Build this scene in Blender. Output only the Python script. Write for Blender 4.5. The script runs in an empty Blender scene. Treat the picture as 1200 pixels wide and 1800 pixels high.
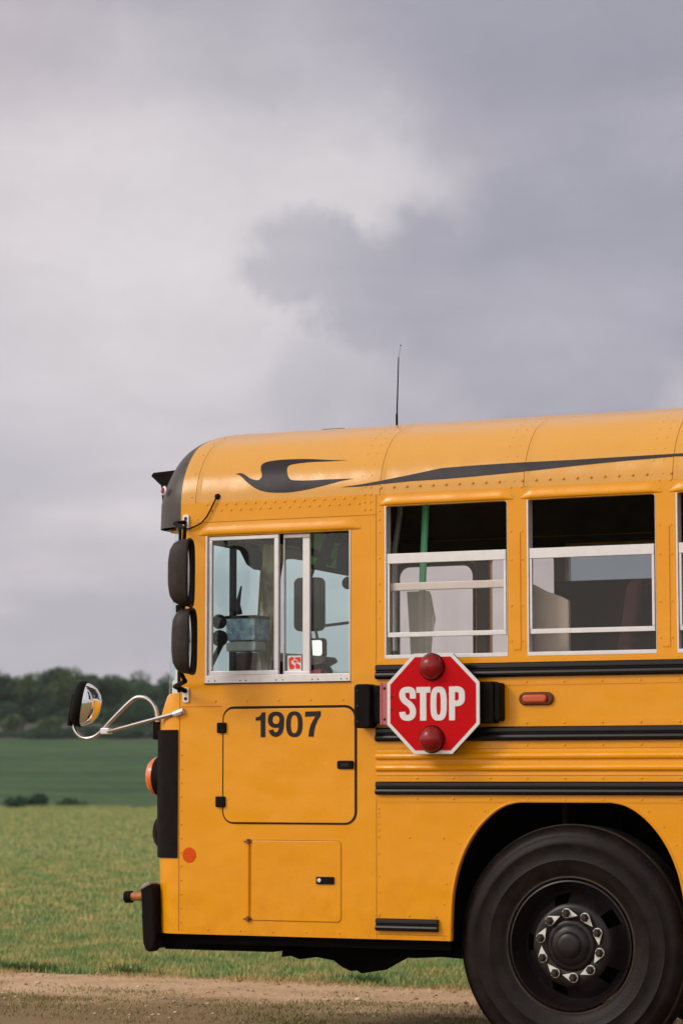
import bpy, bmesh, math, random
import numpy as np
from mathutils import Vector, Matrix

# ------------------------------------------------------------------ scene, camera, light
S = bpy.context.scene
COL = S.collection
random.seed(7)
TH = math.radians(25.5)
HEAD = Vector((-math.sin(TH), math.cos(TH), 0))      # the way the camera faces, level
RIGHT = Vector((math.cos(TH), math.sin(TH), 0))
CAMP = Vector((5.489, -11.508, 1.27))

cam_d = bpy.data.cameras.new('camera')
cam = bpy.data.objects.new('camera', cam_d)
COL.objects.link(cam)
S.camera = cam
cam.location = CAMP
cam.rotation_euler = (math.radians(90 + 5.616), 0, TH)
cam_d.sensor_fit = 'VERTICAL'
cam_d.sensor_height = 36
cam_d.sensor_width = 24
cam_d.lens = 96
cam_d.clip_end = 5000
cam_d.dof.use_dof = True
cam_d.dof.focus_distance = 13.2
cam_d.dof.aperture_fstop = 4.0

S.view_settings.view_transform = 'Standard'
S.view_settings.look = 'None'
S.view_settings.exposure = 0.0
S.view_settings.gamma = 1.0

SUN_DIR = Vector((-.62, -.66, .62)).normalized()      # towards the sun
sun_el = math.asin(SUN_DIR.z)
sun_az = math.atan2(SUN_DIR.x, SUN_DIR.y)

def build_world():
    w = bpy.data.worlds.new('World')
    S.world = w
    w.use_nodes = True
    nt = w.node_tree
    N, L = nt.nodes, nt.links
    N.clear()
    def nd(t, **k):
        n = N.new(t)
        for a, b in k.items(): setattr(n, a, b)
        return n
    def link(a, b): L.new(a, b)
    def math_(op, a, b=None, c=None, clamp=False):
        n = nd('ShaderNodeMath', operation=op, use_clamp=clamp)
        for i, v in enumerate((a, b, c)):
            if v is None: continue
            if isinstance(v, (int, float)): n.inputs[i].default_value = v
            else: link(v, n.inputs[i])
        return n.outputs[0]
    def vmath(op, a, b):
        n = nd('ShaderNodeVectorMath', operation=op)
        for i, v in enumerate((a, b)):
            if isinstance(v, (tuple, Vector)): n.inputs[i].default_value = v
            else: link(v, n.inputs[i])
        return n.outputs['Value'] if op in ('DISTANCE', 'DOT_PRODUCT', 'LENGTH') else n.outputs[0]
    def mixc(f, a, b, mode='MIX'):
        n = nd('ShaderNodeMix', data_type='RGBA', blend_type=mode)
        if isinstance(f, (int, float)): n.inputs[0].default_value = f
        else: link(f, n.inputs[0])
        for i, v in ((6, a), (7, b)):
            if isinstance(v, tuple): n.inputs[i].default_value = (*v, 1)
            else: link(v, n.inputs[i])
        return n.outputs[2]
    def sstep(v, a, b):
        n = nd('ShaderNodeMapRange', interpolation_type='SMOOTHSTEP')
        link(v, n.inputs[0]); n.inputs[1].default_value = a; n.inputs[2].default_value = b
        return n.outputs[0]
    tc = nd('ShaderNodeTexCoord').outputs['Generated']
    def noise(vec, scale, detail=6, rough=.5, out='Fac'):
        n = nd('ShaderNodeTexNoise'); n.inputs['Scale'].default_value = scale
        n.inputs['Detail'].default_value = detail; n.inputs['Roughness'].default_value = rough
        link(vec, n.inputs['Vector']); return n.outputs[out]
    # ragged direction for cloud edges
    warp = noise(tc, 19, 9, .62, 'Color')
    wv = vmath('SUBTRACT', warp, (.5, .5, .5))
    wn = nd('ShaderNodeVectorMath', operation='SCALE'); link(wv, wn.inputs[0]); wn.inputs['Scale'].default_value = .060
    d2 = vmath('ADD', tc, wn.outputs[0])
    def blob(c, r):                        # 1 at the middle of a cloud heap, 0 at its rim
        q = vmath('DISTANCE', d2, c)
        return math_('SUBTRACT', 1.0, math_('DIVIDE', q, r))
    def union(bl):
        m = bl[0]
        for b in bl[1:]: m = math_('SMOOTH_MAX', m, b, .12)
        return m
    # the big grey heap on the right
    heap = union([blob((-0.4407, 0.8781, 0.1862), .020), blob((-0.4296, 0.8838, 0.1852), .020), blob((-0.4163, 0.8920, 0.1761), .027), blob((-0.3917, 0.9031, 0.1760), .036), blob((-0.3546, 0.9164, 0.1858), .050),
                  blob((-0.3172, 0.9281, 0.1951), .062), blob((-0.3492, 0.9248, 0.1510), .055)])
    heap_f = sstep(heap, -.04, .46)
    heap_low = union([blob((-0.4337, 0.8899, 0.1413), .026), blob((-0.3960, 0.9076, 0.1391), .045)])
    heap_lf = math_('MULTIPLY', sstep(heap_low, -.1, .8), .26)
    # stretched layers
    mp = nd('ShaderNodeMapping'); mp.inputs['Scale'].default_value = (1, 1, 4.5); link(tc, mp.inputs[0])
    layers = noise(mp.outputs[0], 5.0, 7, .5)
    mp2 = nd('ShaderNodeMapping'); mp2.inputs['Scale'].default_value = (1, 1, 3); mp2.inputs['Location'].default_value = (.3, .1, .2); link(tc, mp2.inputs[0])
    bands = noise(mp2.outputs[0], 9.0, 6, .5)
    lay = sstep(layers, .34, .66)
    bright = (.74, .685, .715)
    mid = (.55, .51, .56)
    dark = (.305, .297, .368)
    c = mixc(lay, mid, bright)
    # brighter break in the cloud on the left, darker lid at the top right
    q1 = sstep(vmath('DISTANCE', tc, (-0.4865, 0.8519, 0.1939)), .13, .015)
    c = mixc(math_('MULTIPLY', q1, .75), c, (.78, .735, .745))
    q3 = sstep(vmath('DISTANCE', tc, (-0.3408, 0.8942, 0.2903)), .17, .03)
    q3 = math_('MULTIPLY', q3, .85)
    c = mixc(q3, c, dark)
    q2 = sstep(vmath('DISTANCE', d2, (-0.4209, 0.8824, 0.2105)), .055, .006)
    c = mixc(math_('MULTIPLY', q2, .75), c, (.76, .715, .73))
    q4 = sstep(vmath('DISTANCE', d2, (-0.4721, 0.8248, 0.3113)), .095, .02)
    c = mixc(math_('MULTIPLY', q4, .75), c, (.36, .345, .40))
    tint = sstep(vmath('DISTANCE', tc, (-0.5472, 0.7940, 0.2648)), .12, .02)
    c = mixc(math_('MULTIPLY', tint, .4), c, (.58, .50, .54))
    inner = mixc(sstep(bands, .3, .7), (.36, .35, .42), (.46, .44, .50))
    thin = nd('ShaderNodeMapRange'); link(vmath('DISTANCE', tc, (-0.3469, 0.9194, 0.1856)), thin.inputs[0]); thin.inputs[1].default_value = .055; thin.inputs[2].default_value = .108; thin.inputs[3].default_value = .88; thin.inputs[4].default_value = .52
    c = mixc(math_('MULTIPLY', heap_f, thin.outputs[0]), c, inner)
    c = mixc(heap_lf, c, (.36, .35, .415))
    # fine mottling, wisps of scud
    mp3 = nd('ShaderNodeMapping'); mp3.inputs['Scale'].default_value = (1, 1, 2.2); link(d2, mp3.inputs[0])
    mott = noise(mp3.outputs[0], 14, 9, .62)
    mo = nd('ShaderNodeMapRange'); link(mott, mo.inputs[0]); mo.inputs[1].default_value = .3; mo.inputs[2].default_value = .7; mo.inputs[3].default_value = .94; mo.inputs[4].default_value = 1.05
    ms = nd('ShaderNodeVectorMath', operation='SCALE'); link(c, ms.inputs[0]); link(mo.outputs[0], ms.inputs['Scale']); c = ms.outputs[0]
    # low grey bands above the horizon
    z = nd('ShaderNodeSeparateXYZ'); link(tc, z.inputs[0]); z = z.outputs['Z']
    lowf = math_('MULTIPLY', sstep(z, .15, .055), sstep(bands, .62, .42))
    c = mixc(math_('MULTIPLY', lowf, .55), c, (.42, .405, .46))
    # the glow of the hidden sun behind the photographer, and the plain overcast dome elsewhere
    sdot = vmath('DOT_PRODUCT', tc, SUN_DIR)
    glow = sstep(sdot, .1, 1.0)
    c = mixc(glow, c, (1.85, 1.62, 1.45))
    high = sstep(z, .25, .8)
    c = mixc(math_('MULTIPLY', high, .8), c, (.66, .63, .66))
    sky = nd('ShaderNodeTexSky', sky_type='NISHITA')
    sky.sun_disc = False
    sky.sun_elevation = sun_el
    sky.sun_rotation = sun_az
    sc = nd('ShaderNodeVectorMath', operation='SCALE'); link(c, sc.inputs[0]); sc.inputs['Scale'].default_value = 10.0
    out = mixc(.93, sky.outputs[0], sc.outputs[0])
    bg = nd('ShaderNodeBackground'); bg.inputs['Strength'].default_value = .1
    link(out, bg.inputs['Color'])
    o = nd('ShaderNodeOutputWorld'); link(bg.outputs[0], o.inputs['Surface'])
build_world()

sl = bpy.data.lights.new('sun', 'SUN')
sl.energy = 1.35
sl.angle = math.radians(16)
sl.color = (1.0, .95, .88)
sun = bpy.data.objects.new('sun', sl)
COL.objects.link(sun)
sun.rotation_euler = SUN_DIR.to_track_quat('Z', 'Y').to_euler()
sun.location = (-6, -8, 9)

# ------------------------------------------------------------------ helpers
def tag(o, label=None, cat=None, group=None, kind=None):
    if label: o['label'] = label
    if cat: o['category'] = cat
    if group: o['group'] = group
    if kind: o['kind'] = kind
    return o

def empty(name, loc=(0, 0, 0)):
    o = bpy.data.objects.new(name, None)
    COL.objects.link(o); o.location = loc
    o.empty_display_size = .3
    return o

class MB:
    """collects shapes and links them as one mesh object"""
    def __init__(s): s.v = []; s.f = []
    def add(s, vs, fs):
        n = len(s.v); s.v += [tuple(v) for v in vs]; s.f += [tuple(i + n for i in f) for f in fs]; return s
    def box(s, x0, x1, y0, y1, z0, z1):
        x0, x1 = sorted((x0, x1)); y0, y1 = sorted((y0, y1)); z0, z1 = sorted((z0, z1))
        vs = [(x, y, z) for x in (x0, x1) for y in (y0, y1) for z in (z0, z1)]
        return s.add(vs, [(0,1,3,2), (4,6,7,5), (0,4,5,1), (2,3,7,6), (0,2,6,4), (1,5,7,3)])
    def tube(s, pts, r, n=10, cap=True):
        pts = [Vector(p) for p in pts]; k = len(pts)
        rr = r if isinstance(r, (list, tuple)) else [r] * k
        vs = []; prev = None
        for i, p in enumerate(pts):
            t = (pts[min(i + 1, k - 1)] - pts[max(i - 1, 0)]).normalized()
            if prev is None:
                a = Vector((0, 0, 1)) if abs(t.z) < .9 else Vector((1, 0, 0))
                u = t.cross(a).normalized()
            else: u = (prev - t * prev.dot(t)).normalized()
            prev = u; w = t.cross(u)
            for j in range(n):
                a = 2 * math.pi * j / n
                vs.append(p + (u * math.cos(a) + w * math.sin(a)) * rr[i])
        fs = [(i*n + j, i*n + (j+1) % n, (i+1)*n + (j+1) % n, (i+1)*n + j) for i in range(k-1) for j in range(n)]
        if cap: fs += [tuple(range(n-1, -1, -1)), tuple(range((k-1)*n, k*n))]
        return s.add(vs, fs)
    def lathe_y(s, prof, c, n=48, skip=None):
        """profile of (radius, y) turned about the y axis through c=(x,z)"""
        vs = []; k = len(prof)
        for j in range(n):
            a = 2 * math.pi * j / n
            for r, y in prof: vs.append((c[0] + r * math.cos(a), y, c[1] + r * math.sin(a)))
        fs = []
        for j in range(n):
            for i in range(k - 1):
                if skip and skip(j, i, n): continue
                j2 = (j + 1) % n
                fs.append((j*k + i, j2*k + i, j2*k + i + 1, j*k + i + 1))
        return s.add(vs, fs)
    def extrude_x(s, prof, x0, x1, closed=True):
        """closed profile of (y,z) drawn along x"""
        k = len(prof)
        vs = [(x0, y, z) for y, z in prof] + [(x1, y, z) for y, z in prof]
        fs = [(i, (i+1) % k, k + (i+1) % k, k + i) for i in range(k if closed else k-1)]
        if closed: fs += [tuple(range(k-1, -1, -1)), tuple(range(k, 2*k))]
        return s.add(vs, fs)
    def prism(s, poly, y0, y1):
        """polygon of (x,z) with thickness in y"""
        k = len(poly)
        vs = [(x, y0, z) for x, z in poly] + [(x, y1, z) for x, z in poly]
        fs = [(i, (i+1) % k, k + (i+1) % k, k + i) for i in range(k)]
        fs += [tuple(range(k-1, -1, -1)), tuple(range(k, 2*k))]
        return s.add(vs, fs)
    def dome(s, x, y, z, r=.007, h=None, d=(0, -1, 0), n=7):
        """a low rivet head standing out along d"""
        h = h or r * .6
        d = Vector(d).normalized()
        a = Vector((0, 0, 1)) if abs(d.z) < .9 else Vector((1, 0, 0))
        u = d.cross(a).normalized(); w = d.cross(u); c = Vector((x, y, z))
        vs = []
        for q, hh in ((1, -.001), (.8, h * .6)):
            for j in range(n):
                t = 2 * math.pi * j / n
                vs.append(c + (u * math.cos(t) + w * math.sin(t)) * r * q + d * hh)
        vs.append(c + d * h)
        fs = [(j, (j+1) % n, n + (j+1) % n, n + j) for j in range(n)] + [(n + j, n + (j+1) % n, 2*n) for j in range(n)]
        return s.add(vs, fs)
    def build(s, name, mat, parent=None, bevel=0, smooth=False, seg=2, recalc=True, angle=35):
        me = bpy.data.meshes.new(name)
        me.from_pydata(s.v, [], s.f); me.update()
        if recalc:
            bm = bmesh.new(); bm.from_mesh(me)
            bmesh.ops.recalc_face_normals(bm, faces=bm.faces); bm.to_mesh(me); bm.free()
        o = bpy.data.objects.new(name, me); COL.objects.link(o)
        me.materials.append(mat)
        if parent: o.parent = parent
        if bevel:
            m = o.modifiers.new('bevel', 'BEVEL'); m.width = bevel; m.segments = seg
            m.limit_method = 'ANGLE'; m.angle_limit = math.radians(40)
        if smooth:
            me.shade_smooth()
            me.set_sharp_from_angle(angle=math.radians(angle))
        return o

def join(name, pieces, parent=None, smooth=False, angle=35):
    """several shape lists of different materials as one mesh"""
    V, F, mi, mats = [], [], [], []
    for m_, mt in pieces:
        if mt not in mats: mats.append(mt)
        n = len(V); V += m_.v; F += [tuple(i + n for i in f) for f in m_.f]; mi += [mats.index(mt)] * len(m_.f)
    me = bpy.data.meshes.new(name); me.from_pydata(V, [], F); me.update()
    for mt in mats: me.materials.append(mt)
    me.polygons.foreach_set('material_index', mi)
    bm = bmesh.new(); bm.from_mesh(me); bmesh.ops.recalc_face_normals(bm, faces=bm.faces); bm.to_mesh(me); bm.free()
    o = bpy.data.objects.new(name, me); COL.objects.link(o)
    if parent: o.parent = parent
    if smooth: me.shade_smooth(); me.set_sharp_from_angle(angle=math.radians(angle))
    return o

def rrect(x0, x1, z0, z1, r, n=5):
    x0, x1 = sorted((x0, x1)); z0, z1 = sorted((z0, z1))
    r = min(r, (x1-x0)/2 - 1e-4, (z1-z0)/2 - 1e-4)
    out = []
    for cx, cz, a0 in ((x1-r, z1-r, 0), (x0+r, z1-r, 90), (x0+r, z0+r, 180), (x1-r, z0+r, 270)):
        for i in range(n + 1):
            a = math.radians(a0 + 90 * i / n)
            out.append((cx + r * math.cos(a), cz + r * math.sin(a)))
    return out

def fill(outer, holes=(), cuts_x=(), cuts_z=()):
    """flat faces in (x,z) filling outer minus holes; returns verts2d, faces"""
    bm = bmesh.new()
    for loop in [outer] + list(holes):
        vs = [bm.verts.new((x, 0, z)) for x, z in loop]
        for i in range(len(vs)): bm.edges.new((vs[i], vs[(i+1) % len(vs)]))
    bmesh.ops.triangle_fill(bm, edges=bm.edges[:], use_beauty=True, normal=(0, -1, 0))
    for c in cuts_x:
        bmesh.ops.bisect_plane(bm, geom=bm.verts[:] + bm.edges[:] + bm.faces[:], plane_co=(c, 0, 0), plane_no=(1, 0, 0))
    for c in cuts_z:
        bmesh.ops.bisect_plane(bm, geom=bm.verts[:] + bm.edges[:] + bm.faces[:], plane_co=(0, 0, c), plane_no=(0, 0, 1))
    bm.verts.index_update()
    vs = [(v.co.x, v.co.z) for v in bm.verts]; fs = [tuple(v.index for v in f.verts) for f in bm.faces]
    edges = [tuple(v.index for v in e.verts) for e in bm.edges if e.is_boundary]
    bm.free()
    return vs, fs, edges

def slab(mb, outer, holes, y0, y1, cuts_x=(), cuts_z=()):
    """a flat sheet with openings and real thickness between y0 and y1"""
    vs, fs, ed = fill(outer, holes, cuts_x, cuts_z); n = len(vs)
    V = [(x, y0, z) for x, z in vs] + [(x, y1, z) for x, z in vs]
    F = list(fs) + [tuple(i + n for i in reversed(f)) for f in fs] + [(a, b, b + n, a + n) for a, b in ed]
    return mb.add(V, F)

def mapped(mb, outer, holes, fn, cuts_x=(), cuts_z=()):
    vs, fs, ed = fill(outer, holes, cuts_x, cuts_z)
    return mb.add([fn(a, b) for a, b in vs], fs)

# ------------------------------------------------------------------ materials
def mat(name, col, rough=.5, metal=0, spec=.5, coat=0, var=0, vscale=6, col2=None, bump=0, bscale=20, bdetail=4, trans=0, stretch=None):
    m = bpy.data.materials.new(name); m.use_nodes = True
    nt = m.node_tree; N, L = nt.nodes, nt.links
    b = N['Principled BSDF']
    b.inputs['Base Color'].default_value = (*col, 1)
    b.inputs['Roughness'].default_value = rough
    b.inputs['Metallic'].default_value = metal
    b.inputs['Specular IOR Level'].default_value = spec
    b.inputs['Coat Weight'].default_value = coat
    b.inputs['Coat Roughness'].default_value = .15
    if trans: b.inputs['Transmission Weight'].default_value = trans
    tc = N.new('ShaderNodeTexCoord'); src = tc.outputs['Object']
    if stretch:
        mp = N.new('ShaderNodeMapping'); mp.inputs['Scale'].default_value = stretch
        L.new(src, mp.inputs[0]); src = mp.outputs[0]
    if var:
        t = N.new('ShaderNodeTexNoise'); t.inputs['Scale'].default_value = vscale; t.inputs['Detail'].default_value = 8
        t.inputs['Roughness'].default_value = .6
        L.new(src, t.inputs['Vector'])
        r = N.new('ShaderNodeMapRange'); r.inputs[1].default_value = .3; r.inputs[2].default_value = .7
        L.new(t.outputs['Fac'], r.inputs[0])
        mx = N.new('ShaderNodeMix'); mx.data_type = 'RGBA'
        c2 = col2 or tuple(min(1, c * (1 - var)) for c in col)
        mx.inputs[6].default_value = (*col, 1); mx.inputs[7].default_value = (*c2, 1)
        L.new(r.outputs[0], mx.inputs[0]); L.new(mx.outputs[2], b.inputs['Base Color'])
        rr = N.new('ShaderNodeMapRange'); rr.inputs[3].default_value = rough * .8; rr.inputs[4].default_value = min(1, rough * 1.25)
        L.new(t.outputs['Fac'], rr.inputs[0]); L.new(rr.outputs[0], b.inputs['Roughness'])
    if bump:
        t2 = N.new('ShaderNodeTexNoise'); t2.inputs['Scale'].default_value = bscale; t2.inputs['Detail'].default_value = bdetail
        L.new(src, t2.inputs['Vector'])
        bp = N.new('ShaderNodeBump'); bp.inputs['Strength'].default_value = 1; bp.inputs['Distance'].default_value = bump
        L.new(t2.outputs['Fac'], bp.inputs['Height']); L.new(bp.outputs[0], b.inputs['Normal'])
    return m

def glass(name, tint=(.8, .88, .86), refl=1.0, dirt=.06):
    """thin window glass: clear with a fresnel reflection and a film of dust"""
    m = bpy.data.materials.new(name); m.use_nodes = True
    nt = m.node_tree; N, L = nt.nodes, nt.links; N.clear()
    tr = N.new('ShaderNodeBsdfTransparent'); tr.inputs[0].default_value = (*tint, 1)
    gl = N.new('ShaderNodeBsdfGlossy'); gl.inputs['Roughness'].default_value = .03; gl.inputs[0].default_value = (.9, .9, .92, 1)
    df = N.new('ShaderNodeBsdfDiffuse'); df.inputs[0].default_value = (.5, .47, .44, 1)
    fr = N.new('ShaderNodeFresnel')
    ge = N.new('ShaderNodeNewGeometry'); io = N.new('ShaderNodeMapRange')       # same reflection from either side of the pane
    io.inputs[3].default_value = 1.5; io.inputs[4].default_value = 1 / 1.5
    L.new(ge.outputs['Backfacing'], io.inputs[0]); L.new(io.outputs[0], fr.inputs[0])
    ml = N.new('ShaderNodeMath'); ml.operation = 'MULTIPLY'; ml.inputs[1].default_value = refl; ml.use_clamp = True
    L.new(fr.outputs[0], ml.inputs[0])
    ns = N.new('ShaderNodeTexNoise'); ns.inputs['Scale'].default_value = 3; ns.inputs['Detail'].default_value = 8
    tc = N.new('ShaderNodeTexCoord'); L.new(tc.outputs['Object'], ns.inputs['Vector'])
    dm = N.new('ShaderNodeMapRange'); dm.inputs[1].default_value = .3; dm.inputs[2].default_value = .75; dm.inputs[3].default_value = dirt * .4; dm.inputs[4].default_value = dirt * 1.6
    L.new(ns.outputs['Fac'], dm.inputs[0])
    m1 = N.new('ShaderNodeMixShader'); L.new(dm.outputs[0], m1.inputs[0]); L.new(tr.outputs[0], m1.inputs[1]); L.new(df.outputs[0], m1.inputs[2])
    m2 = N.new('ShaderNodeMixShader'); L.new(ml.outputs[0], m2.inputs[0]); L.new(m1.outputs[0], m2.inputs[1]); L.new(gl.outputs[0], m2.inputs[2])
    o = N.new('ShaderNodeOutputMaterial'); L.new(m2.outputs[0], o.inputs[0])
    return m

def paint_yellow():
    """school-bus enamel: slightly chalky, faint dents and dull patches, dust low down"""
    m = mat('yellow_enamel', (.80, .30, .001), .24, spec=.38, coat=0)
    nt = m.node_tree; N, L = nt.nodes, nt.links; b = N['Principled BSDF']
    tc = N.new('ShaderNodeTexCoord')
    t = N.new('ShaderNodeTexNoise'); t.inputs['Scale'].default_value = 2.3; t.inputs['Detail'].default_value = 9; t.inputs['Roughness'].default_value = .62
    L.new(tc.outputs['Object'], t.inputs['Vector'])
    r = N.new('ShaderNodeMapRange'); r.inputs[1].default_value = .3; r.inputs[2].default_value = .72
    L.new(t.outputs['Fac'], r.inputs[0])
    mx = N.new('ShaderNodeMix'); mx.data_type = 'RGBA'
    mx.inputs[6].default_value = (.82, .335, .001, 1); mx.inputs[7].default_value = (.77, .305, .001, 1)
    L.new(r.outputs[0], mx.inputs[0])
    # fine speckle of grime
    t3 = N.new('ShaderNodeTexNoise'); t3.inputs['Scale'].default_value = 130; t3.inputs['Detail'].default_value = 3
    L.new(tc.outputs['Object'], t3.inputs['Vector'])
    r3 = N.new('ShaderNodeMapRange'); r3.inputs[1].default_value = .55; r3.inputs[2].default_value = .85; r3.inputs[3].default_value = 0; r3.inputs[4].default_value = .4
    L.new(t3.outputs['Fac'], r3.inputs[0])
    mx2 = N.new('ShaderNodeMix'); mx2.data_type = 'RGBA'; mx2.inputs[7].default_value = (.50, .20, .02, 1)
    L.new(r3.outputs[0], mx2.inputs[0]); L.new(mx.outputs[2], mx2.inputs[6])
    # road dust thrown up on the skirt
    sx = N.new('ShaderNodeSeparateXYZ'); L.new(tc.outputs['Object'], sx.inputs[0])
    t5 = N.new('ShaderNodeTexNoise'); t5.inputs['Scale'].default_value = 9; t5.inputs['Detail'].default_value = 10; t5.inputs['Roughness'].default_value = .7
    L.new(tc.outputs['Object'], t5.inputs['Vector'])
    hz = N.new('ShaderNodeMapRange'); hz.inputs[1].default_value = 1.05; hz.inputs[2].default_value = .5; hz.inputs[3].default_value = 0; hz.inputs[4].default_value = .55
    L.new(sx.outputs['Z'], hz.inputs[0])
    dn = N.new('ShaderNodeMapRange'); dn.inputs[1].default_value = .45; dn.inputs[2].default_value = .75; L.new(t5.outputs['Fac'], dn.inputs[0])
    dm = N.new('ShaderNodeMath'); dm.operation = 'MULTIPLY'; L.new(hz.outputs[0], dm.inputs[0]); L.new(dn.outputs[0], dm.inputs[1])
    mx3 = N.new('ShaderNodeMix'); mx3.data_type = 'RGBA'; mx3.inputs[7].default_value = (.52, .19, .008, 1)
    L.new(dm.outputs[0], mx3.inputs[0]); L.new(mx2.outputs[2], mx3.inputs[6])
    L.new(mx3.outputs[2], b.inputs['Base Color'])
    rr = N.new('ShaderNodeMapRange'); rr.inputs[3].default_value = .16; rr.inputs[4].default_value = .32
    L.new(t.outputs['Fac'], rr.inputs[0]); L.new(rr.outputs[0], b.inputs['Roughness'])
    t2 = N.new('ShaderNodeTexNoise'); t2.inputs['Scale'].default_value = 3.2; t2.inputs['Detail'].default_value = 2
    L.new(tc.outputs['Object'], t2.inputs['Vector'])
    bp = N.new('ShaderNodeBump'); bp.inputs['Distance'].default_value = .010
    L.new(t2.outputs['Fac'], bp.inputs['Height'])
    bp2 = N.new('ShaderNodeBump'); bp2.inputs['Distance'].default_value = .0005
    L.new(t3.outputs['Fac'], bp2.inputs['Height']); L.new(bp.outputs[0], bp2.inputs['Normal'])
    L.new(bp2.outputs[0], b.inputs['Normal'])
    return m

YEL = paint_yellow()
# roof copy of the enamel, sky sheen and haze put into a paler colour
YELR = YEL.copy(); YELR.name = 'hazed_roof_enamel'
for n_ in YELR.node_tree.nodes:
    if n_.type == 'MIX' and abs(n_.inputs[7].default_value[0] - .77) < .01:
        n_.inputs[6].default_value = (.72, .345, .050, 1); n_.inputs[7].default_value = (.66, .335, .075, 1)
BLK = mat('black_rail_enamel', (.005, .003, .004), .30, spec=.30, coat=.05, var=.4, vscale=12)
DECAL = mat('black_vinyl', (.016, .009, .013), .42, spec=.25, var=.35, vscale=10)
MATTE = mat('matte_black', (.0065, .0040, .0035), .7, spec=.12, var=.4, vscale=25, bump=.001, bscale=160)
VOID = mat('chassis_black', (.003, .002, .002), .9, spec=.05, var=.4, vscale=12)
CAPM = mat('worn_black_fibreglass', (.030, .023, .022), .42, spec=.4, var=.6, vscale=7, col2=(.070, .055, .048))
SHELL = mat('dark_mirror_plastic', (.030, .019, .016), .55, spec=.3, var=.4, vscale=30, bump=.0004, bscale=240)
RUB = mat('rubber', (.005, .003, .003), .46, spec=.16, var=.5, vscale=14, col2=(.016, .010, .009), bump=.0015, bscale=90)
SEAL = mat('seam_grime', (.34, .13, .012), .8)
SEALK = mat('door_rubber_seal', (.012, .005, .003), .7, spec=.2)
ALU = mat('brushed_aluminium', (.72, .70, .71), .42, metal=.35, var=.12, vscale=20)
CHR = mat('chrome', (.58, .56, .55), .22, metal=1, var=.1, vscale=30)
MIRR = mat('mirror_glass', (.9, .9, .9), .02, metal=1)
RED = mat('red_reflective_sheet', (.56, .002, .006), .5, spec=.08, var=.15, vscale=40)
WHT = mat('white_reflective_sheet', (.74, .72, .72), .45, var=.1, vscale=50)
REDL = mat('red_lens', (.34, .005, .008), .26, spec=.35, coat=.05, var=.6, vscale=90, bump=.0007, bscale=150)
PINK = mat('faded_red_bracket', (.52, .13, .15), .5, var=.25, vscale=60)
AMB = mat('amber_lens', (.85, .16, .008), .22, spec=.6, coat=.5, bump=.002, bscale=240)
AMBD = mat('dark_amber_lens', (.13, .022, .006), .25, spec=.35, coat=.1, var=.3, vscale=60)
DOT = mat('orange_sticker', (.72, .085, .004), .5, spec=.1, var=.2, vscale=60)
DUST_GLINT = mat('dust_and_glint_rubber', (.030, .022, .017), .7, spec=.2, var=.7, vscale=9, col2=(.085, .062, .045))
RIM = mat('black_wheel_paint', (.004, .003, .006), .34, spec=.32, coat=.0, var=.5, vscale=30, col2=(.016, .010, .009))
NUT = mat('grimy_steel', (.05, .035, .032), .5, metal=.6, var=.5, vscale=60)
CREAMP = mat('cream_plastic', (.70, .72, .66), .5, var=.15, vscale=60)
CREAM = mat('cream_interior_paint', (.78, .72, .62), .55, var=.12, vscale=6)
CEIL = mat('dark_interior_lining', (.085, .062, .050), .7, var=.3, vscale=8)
GREY = mat('grey_barrier_vinyl', (.46, .42, .385), .6, var=.1, vscale=10)
SEAT = mat('maroon_seat_vinyl', (.035, .006, .010), .6, spec=.15, var=.3, vscale=14)
SEATG = mat('dark_green_seat_vinyl', (.016, .018, .014), .6, spec=.1, var=.3, vscale=14)
def translucent(name, col):
    m = bpy.data.materials.new(name); m.use_nodes = True; nt = m.node_tree; N, L = nt.nodes, nt.links; N.clear()
    d = N.new('ShaderNodeBsdfDiffuse'); t = N.new('ShaderNodeBsdfTranslucent'); x = N.new('ShaderNodeMixShader'); o = N.new('ShaderNodeOutputMaterial')
    d.inputs[0].default_value = (*col, 1); t.inputs[0].default_value = (*col, 1); x.inputs[0].default_value = .6
    L.new(d.outputs[0], x.inputs[1]); L.new(t.outputs[0], x.inputs[2]); L.new(x.outputs[0], o.inputs[0]); return m
VISOR = translucent('green_visor_plastic', (.42, .80, .24))
CURT = translucent('cream_curtain_cloth', (.92, .80, .62))
nt = CURT.node_tree
_t = nt.nodes.new('ShaderNodeTexNoise'); _t.inputs['Scale'].default_value = 9; _t.inputs['Detail'].default_value = 6
_c = nt.nodes.new('ShaderNodeTexCoord'); _m = nt.nodes.new('ShaderNodeMapping'); _m.inputs['Scale'].default_value = (1.6, 1, .5)
nt.links.new(_c.outputs['Object'], _m.inputs[0]); nt.links.new(_m.outputs[0], _t.inputs['Vector'])
_r = nt.nodes.new('ShaderNodeValToRGB'); _r.color_ramp.elements[0].position = .42; _r.color_ramp.elements[0].color = (.30, .20, .11, 1); _r.color_ramp.elements[1].position = .56; _r.color_ramp.elements[1].color = (1, .90, .74, 1)
nt.links.new(_t.outputs['Fac'], _r.inputs[0])
for _n in nt.nodes:
    if _n.type in ('BSDF_DIFFUSE', 'BSDF_TRANSLUCENT'): nt.links.new(_r.outputs[0], _n.inputs[0])
BLIND = translucent('white_blind_cloth', (.90, .89, .86))
GRNP = mat('green_pole_sleeve', (.22, .85, .45), .45)
BLUEB = mat('blue_patterned_box', (.06, .16, .42), .5, var=.8, vscale=24, col2=(.75, .85, .90))
REDS = mat('red_cloth', (.45, .02, .04), .7)
BRASS = mat('orange_painted_steel', (.50, .17, .03), .5, var=.4, vscale=40)
GLS = glass('window_glass', (.95, .93, .91), .35, .008)
GLT = glass('tinted_glass', (.62, .68, .71), .5, .02)
GLD = glass('driver_glass', (.89, .97, .955), .45, .010)
GLW = glass('windshield_glass', (.90, .985, .97), .6, .015)
GREENV = glass('green_tinted_visor', (.10, .24, .07), .6, .02)

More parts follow.
